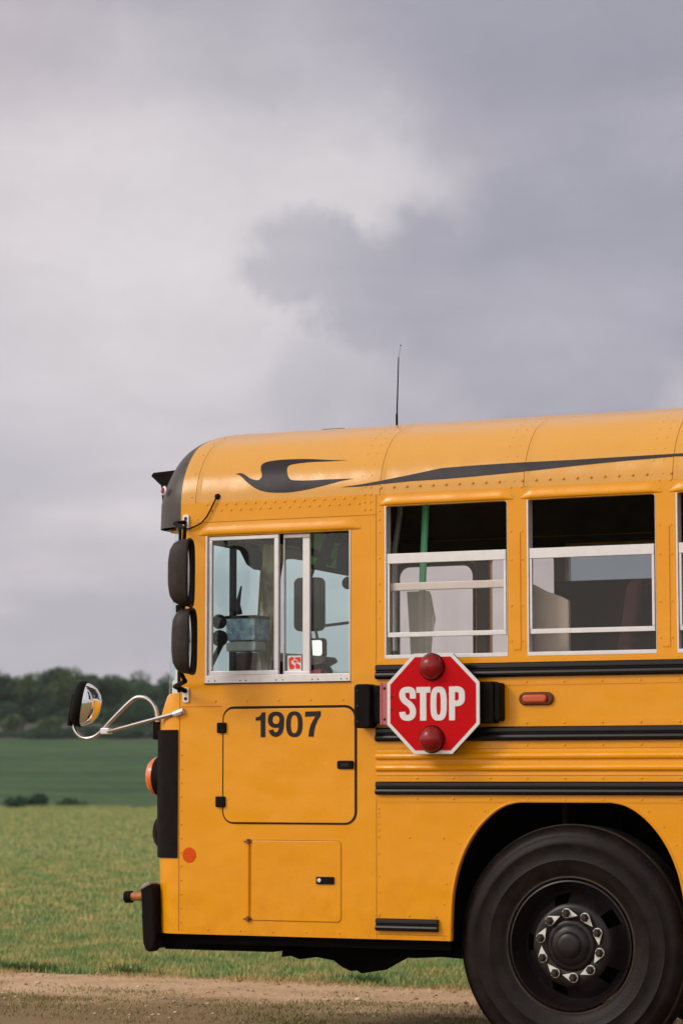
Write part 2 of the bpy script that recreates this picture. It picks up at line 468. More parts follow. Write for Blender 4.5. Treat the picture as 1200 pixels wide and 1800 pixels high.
# ------------------------------------------------------------------ the school bus: measures in metres, near side on the plane y = 0
W = 2.40
ZB, ZR = .545, 2.60            # skirt, start of the roof curve
XF = -.857                     # where the flat side ends at the front
XE = 8.30                      # rear end
WIN0 = (-.720, .047, 1.728, 2.436)
WZ = (1.830, 2.541)
WINS = [(.222 + .7085 * i, .836 + .7085 * i) for i in range(11)]
bus = empty('school_bus', (3.5, 1.2, 0))
tag(bus, 'yellow school bus numbered 1907 with folded red STOP sign on its side', 'school bus')
def bx(o):                     # parts are modelled in world measures and hung on the bus
    o.parent = bus
    o.matrix_parent_inverse = Matrix.Translation(-bus.location)
    return o
def sub(o, p):
    o.parent = p
    return o

PROF = [(0, 2.60), (.008, 2.66), (.035, 2.737), (.087, 2.815), (.167, 2.886), (.28, 2.935), (.4, 2.968), (.55, 2.997), (.8, 3.026), (1.2, 3.042)]
def smooth_prof(P, k=5):
    out = []
    for i in range(len(P) - 1):
        p0 = P[max(i-1, 0)]; p1 = P[i]; p2 = P[i+1]; p3 = P[min(i+2, len(P)-1)]
        for j in range(k):
            t = j / k
            out.append(tuple(.5 * (2*p1[a] + (p2[a]-p0[a])*t + (2*p0[a]-5*p1[a]+4*p2[a]-p3[a])*t*t + (3*p1[a]-p0[a]-3*p2[a]+p3[a])*t**3) for a in (0, 1)))
    out.append(P[-1]); return out
HALF = smooth_prof(PROF)
FULL = HALF + [(W - y, z) for y, z in reversed(HALF[:-1])]
def roof_y(z):
    zs = [p[1] for p in HALF]; return float(np.interp(z, zs, [p[0] for p in HALF]))
def roof_norm(i):
    a = FULL[max(i-1, 0)]; b = FULL[min(i+1, len(FULL)-1)]
    t = Vector((b[0]-a[0], b[1]-a[1])).normalized()
    return Vector((-t.y, t.x))
NORMS = [roof_norm(i) for i in range(len(FULL))]

# --- side walls
ARCH = [(.562, .545), (.556, .70), (.545, .79), (.520, .885), (.480, .975), (.425, 1.055), (.355, 1.122), (.285, 1.162), (.215, 1.177)]
WC = (1.107, .552)
WR = (6.10, .552)
def arch_spline(P, k=5):
    out = []
    for i in range(len(P) - 1):
        p0 = P[max(i-1, 0)]; p1 = P[i]; p2 = P[i+1]; p3 = P[min(i+2, len(P)-1)]
        for j in range(k):
            t = j / k
            out.append(tuple(.5 * (2*p1[a] + (p2[a]-p0[a])*t + (2*p0[a]-5*p1[a]+4*p2[a]-p3[a])*t*t + (3*p1[a]-p0[a]-3*p2[a]+p3[a])*t**3) for a in (0, 1)))
    return out + [P[-1]]
ARCH0 = ARCH
ARCH = arch_spline(ARCH0)
def skirt():
    pts = [(XF, ZB)]
    for cx in (WC[0], WR[0]):
        pts += [(cx - w, z) for w, z in ARCH] + [(cx + w, z) for w, z in reversed(ARCH)]
    return pts + [(XE, ZB)]
outline = skirt() + [(XE, ZR), (XF, ZR)]
holes = [rrect(WIN0[0], WIN0[1], WIN0[2], WIN0[3], .012, 3)] + [rrect(a, b, WZ[0], WZ[1], .02, 4) for a, b in WINS]
WALL = [(MB(), YEL)]; slab(WALL[0][0], outline, holes, 0, .035)
fdoor = rrect(-.80, -.31, 1.15, 2.475, .05, 5)
holes2 = [fdoor, rrect(-.225, .15, 1.83, 2.50, .04, 4)] + [rrect(a, b, WZ[0], WZ[1], .02, 4) for a, b in WINS]
mb = MB(); slab(mb, outline, holes2, W - .035, W)
far_side = bx(mb.build('side_wall', YEL))
# inner liner on both walls
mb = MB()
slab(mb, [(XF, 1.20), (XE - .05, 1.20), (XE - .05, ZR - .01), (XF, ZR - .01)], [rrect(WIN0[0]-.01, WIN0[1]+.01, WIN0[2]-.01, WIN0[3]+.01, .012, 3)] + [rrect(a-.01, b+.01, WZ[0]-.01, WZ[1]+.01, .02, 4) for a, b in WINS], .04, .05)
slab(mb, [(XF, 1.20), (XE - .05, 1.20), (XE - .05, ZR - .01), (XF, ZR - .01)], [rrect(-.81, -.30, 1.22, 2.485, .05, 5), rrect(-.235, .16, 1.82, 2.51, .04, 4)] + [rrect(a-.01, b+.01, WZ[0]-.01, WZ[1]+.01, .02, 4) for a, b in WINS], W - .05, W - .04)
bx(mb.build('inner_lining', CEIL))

# --- roof
mb = MB()
xs = [XF, -.774, .2, .92] + [.92 + .7085 * i for i in range(1, 10)] + [XE]
n = len(FULL)
for i in range(len(xs) - 1):
    vs = [(xs[i], y, z) for y, z in FULL] + [(xs[i+1], y, z) for y, z in FULL]
    mb.add(vs, [(j, j+1, n+j+1, n+j) for j in range(n-1)])
mb2 = MB()
for i, x in enumerate(xs[1:-1]):                       # overlapping lips of the roof sheets
    w_ = .012
    vs = []
    for q, (dx, h) in enumerate(((-.001, .0), (0, .0016), (w_, .0012), (w_ + .012, .0))):
        vs += [(x + dx, y + nn.x * h, z + nn.y * h) for (y, z), nn in zip(FULL, NORMS)]
    mb.add(vs, [(q*n + j, q*n + j+1, (q+1)*n + j+1, (q+1)*n + j) for q in range(3) for j in range(n-1)])
    vs = []
    for dx, h in ((-.0042, .0008), (-.001, .0008)):
        vs += [(x + dx, y + nn.x * h, z + nn.y * h) for (y, z), nn in zip(FULL, NORMS)]
    mb2.add(vs, [(j, j+1, n + j+1, n + j) for j in range(n-1)])
# rivets either side of every roof seam
def arc_pts(step, smax=1.6):
    out = []; s = 0; tgt = step * .5
    for j in range(1, n):
        a, b = FULL[j-1], FULL[j]; d = math.dist(a, b)
        while s + d >= tgt:
            t = (tgt - s) / d
            out.append((a[0] + (b[0]-a[0])*t, a[1] + (b[1]-a[1])*t, NORMS[j])); tgt += step
        s += d
    return out
AP = arc_pts(.062)
for x in xs[2:-1]:
    for dx in (-.050, -.100):
        for y, z, nn in AP: mb.dome(x + dx + .0, y, z, .0055, .0022, d=(0, nn.x, nn.y), n=6)
for y, z, nn in AP[::2]: mb.dome(-.80, y, z, .006, d=(0, nn.x, nn.y), n=6)
roof = bx(join('roof', [(mb, YELR), (mb2, SEAL)], smooth=True, angle=50))
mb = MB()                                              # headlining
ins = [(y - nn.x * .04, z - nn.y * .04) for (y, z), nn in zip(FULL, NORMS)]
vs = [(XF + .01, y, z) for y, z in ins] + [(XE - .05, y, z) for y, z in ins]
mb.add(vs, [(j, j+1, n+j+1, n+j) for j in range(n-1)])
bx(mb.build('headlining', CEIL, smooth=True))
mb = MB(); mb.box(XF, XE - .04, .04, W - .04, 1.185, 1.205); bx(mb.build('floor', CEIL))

# --- pressed hoods over the windows
def hood(x0, x1, zt, end=.05, amp=.020, hgt=.075):
    cs = [(1.0, 0), (.80, .10), (.60, .45), (.42, .85), (.28, 1.0), (.12, .95), (.03, .6), (0, 0)]
    nx = 30; vs = []
    for i in range(nx + 1):
        t = i / nx; x = x0 + (x1 - x0) * t
        e = min(1, min(x - x0, x1 - x) / end + .0); e = e * e * (3 - 2 * e)
        for h, a in cs:
            vs.append((x, -.001 - amp * a * e, zt + h * hgt * (.35 + .65 * e)))
    k = len(cs)
    m = MB().add(vs, [(i*k + j, i*k + j+1, (i+1)*k + j+1, (i+1)*k + j) for i in range(nx) for j in range(k-1)])
    return m
bx(hood(-.76, .10, 2.440, hgt=.060, amp=.008).build('window_hood', YEL, smooth=True, angle=80))
for a, b in WINS:
    bx(hood(a - .03, b + .03, 2.545, hgt=.050, amp=.008).build('window_hood', YEL, smooth=True, angle=80))

# --- front end: a loft of rounded rings
BOW = .07
def ring_pt(s, R, bow=BOW, x0=XF):
    """s 0..1: near corner, 1..2: across the front, 2..3: far corner; returns x,y"""
    if s <= 1:
        a = s * math.pi / 2; return (x0 - R * math.sin(a), R - R * math.cos(a))
    if s >= 2:
        a = (3 - s) * math.pi / 2; return (x0 - R * math.sin(a), W - R + R * math.cos(a))
    t = s - 1; y = R + (W - 2*R) * t
    return (x0 - R - bow * math.sin(t * math.pi) ** .8 if 0 < t < 1 else x0 - R, y)
SS = [i / 10 for i in range(11)] + [1 + i / 16 for i in range(1, 16)] + [2 + i / 10 for i in range(11)]
def loft(levels, ss=SS):
    vs = []
    for z, R, x0 in levels:
        for s in ss:
            x, y = ring_pt(s, R, x0=x0); vs.append((x, y, z))
    k = len(ss)
    return MB().add(vs, [(i*k + j, i*k + j+1, (i+1)*k + j+1, (i+1)*k + j) for i in range(len(levels)-1) for j in range(k-1)])
low = [(.545, .160, XF), (.70, .170, XF), (.90, .183, XF), (1.15, .188, XF), (1.40, .188, XF), (1.53, .183, XF), (1.585, .170, XF), (1.63, .145, XF), (1.675, .115, XF), (1.685, .10, XF), (1.686, .02, XF)]
m = loft(low)
for z in np.arange(.60, 1.50, .066): m.dome(XF + .012, -.0005, z, .0055, n=6)
fe = bx(m.build('front_end', YEL, smooth=True, angle=60))
# black corner panel
m = loft([(.902, .186, XF - .003), (1.2, .1925, XF - .003), (1.512, .1885, XF - .003)], [.0] + [i / 10 for i in range(1, 11)] + [1.01])
m.v = [(x - .004, y - .004, z) for x, y, z in m.v]
bx(m.build('corner_guard', MATTE, smooth=True))
m = loft([(.902, .1895, XF - .003), (1.512, .192, XF - .003)], [1.99] + [2 + i / 10 for i in range(1, 11)])
m.v = [(x - .004, y + .004, z) for x, y, z in m.v]
bx(m.build('corner_guard', MATTE, smooth=True))
# windshield: cream inner frame with rounded openings, two panes
def wr(z): t = (z - 1.685) / (2.50 - 1.685); return .105 - .055 * t
def wsurf(off):
    def fn(s, z):
        R = wr(z)
        x, y = ring_pt(min(max(s, 0), 3), R); return (x + off, y + (off if s < 1 else 0), z)
    return fn
cx_ = [i / 8 for i in range(1, 24)]
cz_ = [1.75 + .1 * i for i in range(8)]
# ring parameter of the openings: near pane s .25..1.44, far pane 1.52..2.75
frame_holes = [rrect(.35, 1.44, 1.75, 2.44, .07, 4), rrect(1.53, 2.65, 1.75, 2.44, .07, 4)]
m = MB(); mapped(m, [(.0, 1.687), (3, 1.687), (3, 2.495), (0, 2.495)], frame_holes, wsurf(.012), cx_, cz_)
wf = bx(m.build('windshield_frame', CREAM, smooth=True))
m = MB(); mapped(m, [(.02, 1.687), (2.98, 1.687), (2.98, 2.495), (.02, 2.495)], [], wsurf(0), cx_, cz_)
bx(m.build('windshield', GLW, smooth=True))
m = MB(); m.tube([(XF - .006, .0, 1.69), (XF - .004, .0, 2.495)], .008); bx(m.build('windshield_seal', SEALK))
# post between the two panes, inside
m = MB(); m.box(-1.02, -.95, 1.14, 1.26, 1.69, 2.50); bx(m.build('windshield_post', CREAM, bevel=.01))

# black cap over the windshield
m = MB(); KS = 10
sec = [(0, 2.488)] + FULL + [(W, 2.488)]
nn_ = [Vector((-1, 0))] + NORMS + [Vector((1, 0))]
k = len(sec); vs = []
for q in range(KS + 1):
    a = q / KS * math.pi / 2
    for (y, z), nn in zip(sec, nn_):
        up = max(0, nn.y); d = (.165 + .12 * up) * (1 - math.cos(a))
        zz = z - nn.y * d - (.03 * math.sin(a) * up)
        vs.append((XF - .182 * math.sin(a) - .0, y - nn.x * d, max(zz, 2.488)))
m.add(vs, [(q*k + j, q*k + j+1, (q+1)*k + j+1, (q+1)*k + j) for q in range(KS) for j in range(k-1)])
m.add(vs[KS*k:], [tuple(range(k))])
m.add([(XF, 0, 2.488), (XF - .182, .165, 2.488), (XF - .182, W - .165, 2.488), (XF, W, 2.488)], [(0, 1, 2, 3)])
capo = bx(m.build('front_cap', CAPM, smooth=True, angle=60))
m = MB()
m.extrude_x([(.02, 2.470), (.02, 2.486), (.30, 2.486), (.30, 2.470)], XF - .115, XF - .02)
m.v = [(x, y + .075, z) for x, y, z in m.v]
sub(m.build('cap_lip', YEL, bevel=.006), capo)
# small marker lamp on the cap and the visor over the warning lamps
m = MB(); m.dome(-.972, .030, 2.672, .017, .011, d=(-.55, -.8, .1), n=14)
lp = bx(m.build('marker_lamp', REDL, smooth=True))
m = MB(); m.dome(-.971, .032, 2.672, .024, .006, d=(-.55, -.8, .1), n=14)
sub(m.build('lamp_bezel', ALU, smooth=True), lp)
def visor(y0, y1, name='warning_lamp_visor'):
    m = MB()
    # a hood open at the front: roof sheet, two cheeks
    x0, x1 = -1.02, -1.16
    top = [(x0, 2.800), (x1, 2.792), (x1 - .012, 2.776), (x0, 2.770)]
    m.prism(top, y0, y1)
    for y in (y0, y1 - .006):
        m.prism([(x0, 2.770), (x1 - .012, 2.776), (x1 + .045, 2.725), (x1 + .055, 2.62), (x0, 2.60)], y, y + .006)
    return bx(m.build(name, MATTE, bevel=.003))
visor(.26, .58); visor(W - .58, W - .26)
for yc in (.34, .50, W - .34, W - .50):
    m = MB(); m.lathe_y([(.07, 0), (.065, .012), (.045, .024), (.001, .03)], (0, 0), 20)
    m.v = [(-1.04 - y, yc + x, 2.69 + z) for x, y, z in m.v]
    bx(m.build('warning_lamp', REDL if abs(yc - 1.2) < .8 else AMB, smooth=True))
# round amber lamp and headlamp on the front face
for sgn in (0, 1):
    Y = (lambda y: y) if not sgn else (lambda y: W - y)
    m = MB(); m.lathe_y([(.094, 0), (.094, .028), (.080, .046), (.045, .056), (.001, .060)], (0, 0), 28)
    m.v = [(-1.066 - y, Y(.20 + x), 1.29 + z) for x, y, z in m.v]
    a = bx(m.build('turn_lamp', AMB, smooth=True))
    m = MB(); m.lathe_y([(.10, -.05), (.10, .004), (.092, .004)], (0, 0), 28)
    m.v = [(-1.068 - y, Y(.20 + x), 1.29 + z) for x, y, z in m.v]
    sub(m.build('bezel', MATTE, smooth=True), a)
    m = MB(); m.lathe_y([(.10, -.04), (.10, .015), (.085, .03), (.05, .045), (.001, .05)], (0, 0), 28)
    m.v = [(-1.036 - y, Y(.22 + x), 1.02 + z) for x, y, z in m.v]
    h = bx(m.build('headlight', MATTE, smooth=True))
    m = MB(); m.lathe_y([(.075, .05), (.05, .058), (.001, .062)], (0, 0), 24)
    m.v = [(-1.034 - y, Y(.22 + x), 1.02 + z) for x, y, z in m.v]
    sub(m.build('lens', ALU, smooth=True), h)

# --- grooves, seams and rivets of the side
m = MB()
def line(x0, x1, z0, z1, p=.0012): m.box(x0, x1, -p, .004, z0, z1)
line(XF - .0015, XF + .0012, .56, 1.685)
line(.1775, .1795, .548, 1.200)
line(.1775, .1795, 1.81, 2.60)
line(XF, -.63, 1.6195, 1.6220)
line(XF, .178, 2.503, 2.505)
line(.182, .56, .5662, .5685)
line(1.66, 5.55, .5662, .5685)
WALL.append((m, SEAL))

m = MB()
XR = [.925 + .1805 * i for i in range(-4, 41)]
def row(z, xs_, r=.0068, y=-.0005):
    for x in xs_:
        if XF < x < XE: m.dome(x, y + random.uniform(-.0004, .0004), z + random.uniform(-.001, .001), r * random.uniform(.9, 1.1))
row(1.817, XR); row(1.190, [x for x in XR])
row(.653, [.19, .34, .475] , .007)
row(.573, [.19, .34, .475], .006)
zz = [1.187, 1.142, 1.122, 1.105, 1.073, 1.042, 1.012, .935, .833, .76, .66]
for z in zz: m.dome(.1905, 0, z, .0062)
for z in (.985, .985): pass
m.dome(.345, 0, 1.010, .007); m.dome(.515, 0, 1.010, .007)
row(.567, [-.70 + .172 * i for i in range(5)], .006)
row(1.646, [-.665 + .168 * i for i in range(5)], .006)
for x in (-.835, -.800, -.765): m.dome(x, 0, 2.52, .006)
# double zigzag row over the driver's window
i = 0; x = -.715
while x < .10:
    m.dome(x, 0, 2.560 if i % 2 else 2.588, .0072); x += .026; i += 1
for a, b in WINS:                                      # row over each window, pillars
    x = a - .02
    while x < b + .01:
        m.dome(x, -.001, 2.648 if False else 2.630, .0068, d=(0, -1, 0)); x += .066
    for xx in (b + .018, b + .072):
        for z in (2.565, 2.60, 2.40, 2.27, 2.06, 1.90): m.dome(xx, 0, z, .006)
for z in (2.02, 2.10, 2.18, 2.30, 2.42, 2.48, 2.52, 2.56, 2.60): m.dome(.195, 0, z, .006); 
for xx in (.120, .150): 
    for z in (2.53, 2.565, 2.60, 2.635): m.dome(xx, roof_y(z) if z > 2.6 else 0, z, .0065)
# rivets round the wheel arches
for cx in (WC[0], WR[0]):
    for w_, z_ in ARCH0:
        for s_ in (-1, 1): m.dome(cx + s_ * (w_ + .035), 0, z_ + .012, .006)
WALL.append((m, YEL))

# arch lips and liners
for cx in (WC[0], WR[0]):
    pts = [(cx - w, z) for w, z in ARCH] + [(cx + w, z) for w, z in reversed(ARCH)]
    m = MB(); m.tube([(x, .001, z) for x, z in pts], .006, 6); 
    WALL.append((m, YEL))
    m = MB(); kk = len(pts)
    m.add([(x, .036, z) for x, z in pts] + [(x, .95, z) for x, z in pts], [(i, i+1, kk+i+1, kk+i) for i in range(kk-1)] + [tuple(range(kk, 2*kk))])
    bx(m.build('wheel_well', VOID))

# black rub rails with flanges
def rail(z0, z1, x0, x1):
    h = z1 - z0
    P = [(.0, z1), (-.012, z1), (-.020, z1 - .10*h), (-.021, z1 - .36*h), (-.014, z1 - .43*h), (-.014, z1 - .47*h), (-.024, z1 - .60*h), (-.027, z1 - .74*h), (-.026, z1 - .86*h), (-.018, z0), (0, z0)]
    r = bx(MB().extrude_x(P, x0, x1).build('rub_rail', BLK, bevel=.0025))
    return r
rail(1.737, 1.803, .181, XE); rail(1.449, 1.513, .181, XE); rail(1.205, 1.265, .181, XE); rail(.585, .641, .181, .490)
rail(.585, .641, 1.72, 5.48)
m = MB()
for z0, z1 in ((1.700, 1.7365), (1.5135, 1.546), (1.4155, 1.4485), (1.2655, 1.291), (1.172, 1.2045), (1.8035, 1.8285)):
    m.box(.181, XE, -.0028, .004, z0, z1)
for z in (1.715, 1.530, 1.430, 1.281, 1.187):
    for x in XR[1:]: m.dome(x, -.0028, z + random.uniform(-.001, .001), .0072)
WALL.append((m, YEL))
# corrugated strip between the middle rails
P = [(.0, 1.4150)]
zt, zb = 1.4150, 1.2915
cor = [(1.412, .003), (1.400, .004), (1.392, .012), (1.384, .016), (1.374, .013), (1.369, .003), (1.352, .003), (1.340, .011), (1.331, .016), (1.320, .013), (1.315, .003), (1.300, .004)]
zc = []
for base in (0, .053, .106):
    zc += [(1.4120 - base, .003), (1.400 - base, .005), (1.390 - base, .013), (1.381 - base, .0165), (1.372 - base, .0150), (1.3665 - base, .008), (1.3655 - base, .003)]
P = [(0, 1.4150)] + [(-d, z) for z, d in zc if z > 1.2925] + [(0, 1.2925)]
bx(MB().extrude_x(P, .181, XE).build('corrugated_panel', YEL, bevel=.0))
# pillars' pressed plates
m = MB()
for a, b in WINS:
    m.box(b + .027, b + .063, -.0035, .004, 1.86, 2.395)
WALL.append((m, YEL))
side = bx(join('side_wall', WALL, smooth=True, angle=30))

# side marker lamp
lc = (0.974, 1.637)
m = MB(); m.prism(rrect(lc[0] - .083, lc[0] + .083, lc[1] - .030, lc[1] + .030, .029, 8), -.014, -.001)
mk = bx(m.build('side_marker_lamp', AMBD, bevel=.008, smooth=True))
m = MB(); m.prism(rrect(lc[0] - .062, lc[0] + .056, lc[1] - .018, lc[1] + .018, .016, 8), -.030, -.014)
sub(m.build('lens', mat('marker_lens', (.55, .075, .018), .25, spec=.5), bevel=.010, seg=3, smooth=True), mk)

# --- doors in the side
def ringline(x0, x1, z0, z1, r, w, d, matl, name, parent=None):
    m = MB(); slab(m, rrect(x0, x1, z0, z1, r, 7), [rrect(x0 + w[0], x1 - w[1], z0 + w[2], z1 - w[3], max(r - w[1], .005), 7)], -d, .003)
    return m.build(name, matl)
d0 = (-0.624, 1.066); d1 = (0.079, 1.620)
m = MB(); m.prism(rrect(d0[0] + .006, d1[0] - .010, d0[1] + .008, d1[1] - .012, .05, 8), -.004, .002)
dr = bx(m.build('equipment_door', YEL, bevel=.002))
sub(ringline(d0[0], d1[0], d0[1], d1[1], .06, (.006, .012, .008, .013), .003, SEALK, 'door_seal'), dr)
for (a, b), (c, d) in (((-0.649, 1.494), (-0.602, 1.544)), ((-0.655, 1.144), (-0.606, 1.195))):
    m = MB(); m.prism(rrect(a, c, b, d, .005, 3), -.016, -.001); sub(m.build('hinge', MATTE, bevel=.003), dr)
a, b = (-0.018, 1.323); c, d = (0.067, 1.362)
m = MB(); m.prism(rrect(a, c, b, d, .009, 4), -.013, -.0045)
lt = sub(m.build('latch', MATTE, bevel=.003), dr)
m = MB(); m.box(a + .02, a + .06, -.0145, -.0125, b + .012, b + .028); m.v = [tuple(v) for v in m.v]
m.build('latch_paddle', BLK).parent = dr
e0 = (-0.495, 0.615); e1 = (-0.000, 0.992)
m = MB(); m.prism(rrect(e0[0] + .026, e1[0] - .002, e0[1] + .003, e1[1] - .003, .02, 6), -.0035, .002)
d2 = bx(m.build('fuel_door', YEL, bevel=.002))
sub(ringline(e0[0], e1[0], e0[1], e1[1], .022, (.003, .0035, .0035, .002), .0012, SEAL, 'door_gap'), d2)
m = MB(); m.tube([(e0[0] + .011, -.004, e0[1] + .02), (e0[0] + .011, -.004, e1[1] - .02)], .008, 8)
sub(m.build('hinge_rod', YEL, smooth=True), d2)
for zz_ in (e0[1] + .008, e1[1] - .008):
    m = MB(); m.tube([(e0[0] - .012, -.006, zz_), (e0[0] + .028, -.006, zz_)], .004, 6); m.tube([(e0[0] + .012, -.008, zz_ - .012), (e0[0] + .012, -.008, zz_ + .012)], .009, 8)
    sub(m.build('hinge', mat('rusty_hinge', (.30, .10, .02), .7, var=.7, vscale=60), smooth=True), d2)
a, b = (-0.126, 0.791); c, d = (-0.035, 0.825)
m = MB(); m.prism(rrect(a, c, b, d, .004, 3), -.012, -.003)
sub(m.build('latch', MATTE, bevel=.002), d2)
m = MB(); m.lathe_y([(.0095, -.012), (.0095, -.0145), (.001, -.0155)], (a + .017, (b + d) / 2 + .001), 14)
sub(m.build('lock', ALU, smooth=True), d2)
# round orange sticker
c = (-0.801, 0.917)
m = MB(); m.prism([(c[0] + .036 * math.cos(t / 14 * math.pi), c[1] + .036 * math.sin(t / 14 * math.pi)) for t in range(28)], -.0018, .001)
bx(m.build('round_reflector', DOT))

# --- lettering helpers: flat shapes in (x,z)
def ribbon(path, w):
    L_, R_ = [], []
    P = [Vector(p) for p in path]
    for i, p in enumerate(P):
        t = (P[min(i+1, len(P)-1)] - P[max(i-1, 0)]).normalized(); nrm = Vector((-t.y, t.x))
        L_.append(tuple(p + nrm * w / 2)); R_.append(tuple(p - nrm * w / 2))
    return L_, R_
def spl(P, k=4):
    out = []
    for i in range(len(P) - 1):
        p0 = P[max(i-1, 0)]; p1 = P[i]; p2 = P[i+1]; p3 = P[min(i+2, len(P)-1)]
        for j in range(k):
            t = j / k
            out.append(tuple(.5 * (2*p1[a] + (p2[a]-p0[a])*t + (2*p0[a]-5*p1[a]+4*p2[a]-p3[a])*t*t + (3*p1[a]-p0[a]-3*p2[a]+p3[a])*t**3) for a in (0, 1)))
    out.append(P[-1]); return out
def sup(cx, cz, rx, rz, nexp, k=40):
    out = []
    for i in range(k):
        t = 2 * math.pi * i / k; c, s_ = math.cos(t), math.sin(t)
        out.append((cx + rx * math.copysign(abs(c) ** (2/nexp), c), cz + rz * math.copysign(abs(s_) ** (2/nexp), s_)))
    return out
def glyphs(items, fx, y0, y1):
    """items: ('poly', pts) / ('ring', outer, inner) / ('rib', path, width); fx maps drawing units to metres"""
    m = MB()
    for q, it in enumerate(items):
        o = q * .00012
        if it[0] == 'poly': m.prism([fx(p) for p in it[1]], y0 - o, y1)
        elif it[0] == 'ring': slab(m, [fx(p) for p in it[1]], [[fx(p) for p in it[2]]], y0 - o, y1)
        else:
            L_, R_ = ribbon(it[1], it[2]); L_ = [fx(p) for p in L_]; R_ = [fx(p) for p in R_]; k = len(L_)
            vs = [(x, y0 - o, z) for x, z in L_ + R_] + [(x, y1, z) for x, z in L_ + R_]
            fs = [(i, i+1, k+i+1, k+i) for i in range(k-1)] + [(2*k+i, 2*k+k+i, 2*k+k+i+1, 2*k+i+1) for i in range(k-1)]
            fs += [(i, 2*k+i, 2*k+i+1, i+1) for i in range(k-1)] + [(k+i, k+i+1, 3*k+i+1, 3*k+i) for i in range(k-1)] + [(0, k, 3*k, 2*k), (k-1, 3*k-1, 4*k-1, 2*k-1)]
            m.add(vs, fs)
    return m
# fleet number
A0 = (-0.446, 1.473); A1 = (-0.105, 1.593)
def f1(p): return (A0[0] + (p[0] - 338) / (767 - 338) * (A1[0] - A0[0]), A0[1] + (285 - p[1]) / (285 - 113) * (A1[1] - A0[1]))
num = [('poly', [(402,285),(371,285),(371,172),(338,172),(338,150),(358,146),(372,134),(379,117),(402,117)]),
       ('ring', sup(473,168,54,55,2.3), sup(473,168,23,28,2.2)),
       ('rib', spl([(510,172),(510,200),(506,232),(495,256),(472,268),(452,260),(443,246),(440,235)]), 31),
       ('ring', sup(594,199,54,87,2.5), sup(594,199,24,60,2.4)),
       ('poly', [(665,115),(767,113),(767,143),(748,172),(732,210),(724,245),(721,283),(687,283),(691,243),(703,200),(720,168),(734,147),(665,149)])]
bx(glyphs(num, f1, -.0055, -.003).build('fleet_number', DECAL))

# --- the bird emblem and the long black flash, lying on the curve of the roof
def on_roof(x, z): return (x, roof_y(z) - .0022, z + .0006)
bird = (spl([(-0.576, 2.734),(-0.551, 2.737),(-0.525, 2.727),(-0.489, 2.706),(-0.456, 2.697),(-0.438, 2.702),(-0.432, 2.720),(-0.446, 2.750),(-0.449, 2.773),(-0.429, 2.787),(-0.377, 2.794),(-0.306, 2.795),(-0.204, 2.791),(-0.090, 2.780),(0.011, 2.774)], 4)
        + spl([(0.011, 2.774),(-0.088, 2.774),(-0.199, 2.775),(-0.277, 2.769),(-0.303, 2.761),(-0.305, 2.741),(-0.292, 2.710),(-0.277, 2.693),(-0.251, 2.686),(-0.177, 2.682),(-0.077, 2.682),(0.057, 2.680)], 4)[1:]
        + spl([(0.057, 2.680),(-0.006, 2.672),(-0.073, 2.658),(-0.171, 2.640),(-0.261, 2.630),(-0.331, 2.630),(-0.392, 2.636),(-0.444, 2.651),(-0.483, 2.673),(-0.514, 2.695),(-0.537, 2.715),(-0.554, 2.727),(-0.576, 2.734)], 4)[1:-1])
m = MB(); mapped(m, bird, [], on_roof, [], [2.60 + .008 * i for i in range(48)])
bx(m.build('bird_emblem', DECAL, smooth=True))
flash = [(-0.008, 2.640),(0.115, 2.651),(0.205, 2.663),(0.344, 2.683),(0.501, 2.708),(0.683, 2.713),(0.911, 2.715),(1.129, 2.714),(1.401, 2.716),(1.747, 2.718),
         (1.748, 2.705),(1.616, 2.704),(1.403, 2.697),(1.187, 2.687),(0.916, 2.671),(0.719, 2.662),(0.520, 2.655),(0.348, 2.653),(0.206, 2.646),(0.115, 2.640)]
m = MB(); mapped(m, flash, [], on_roof, [], [2.60 + .008 * i for i in range(48)])
bx(m.build('roof_flash', DECAL, smooth=True))

# --- driver's window
def glass_pane(x0, x1, z0, z1, y, matl=GLS, name='pane'):
    return MB().box(x0, x1, y, y + .004, z0, z1).build(name, matl)
def frame_rect(mb_, x0, x1, z0, z1, w, y0, y1):
    """w = left, right, bottom, top bar widths; bars butt end to end"""
    l, r, b, t = w
    if b: mb_.box(x0, x1, y0, y1, z0, z0 + b)
    if t: mb_.box(x0, x1, y0, y1, z1 - t, z1)
    if l: mb_.box(x0, x0 + l, y0, y1, z0 + b, z1 - t)
    if r: mb_.box(x1 - r, x1, y0, y1, z0 + b, z1 - t)
x0, x1, z0, z1 = WIN0
m = MB()
frame_rect(m, x0, x1, z0, z1, (.010, .007, .040, .0), -.004, .06)
w0 = bx(m.build('driver_window', ALU, bevel=.002))
pa = (-0.333, 1.756)[0]; 
m = MB(); frame_rect(m, x0 + .011, pa, z0 + .041, z1 - .002, (.020, .024, .020, .020), .006, .024)
s1 = sub(m.build('sliding_sash', ALU, bevel=.003), w0)
sub(glass_pane(x0 + .03, pa - .02, z0 + .06, z1 - .02, .013, GLD), w0)
pb = (-0.180, 1.754)[0]
m = MB(); frame_rect(m, pa + .012, pb, z0 + .041, z1 - .002, (.008, .038, .016, .020), .030, .048)
sub(m.build('sliding_sash', ALU, bevel=.003), w0)
sub(glass_pane(pa + .018, pb - .03, z0 + .055, z1 - .02, .038, GLD), w0)
sub(glass_pane(pb, x1 - .006, z0 + .04, z1, .052, GLD), w0)
m = MB(); m.box(x0 - .002, x1 + .002, -.007, -.0045, z0 - .002, z0 + .004)
for px in (-.70, -.665, -.53, -.50, -.34, -.305, -.15, -.12, .0, .03): m.dome(px, -.004, z0 + .014, .004, d=(0, -1, 0), n=6)
sub(m.build('sill_screws', NUT), w0)
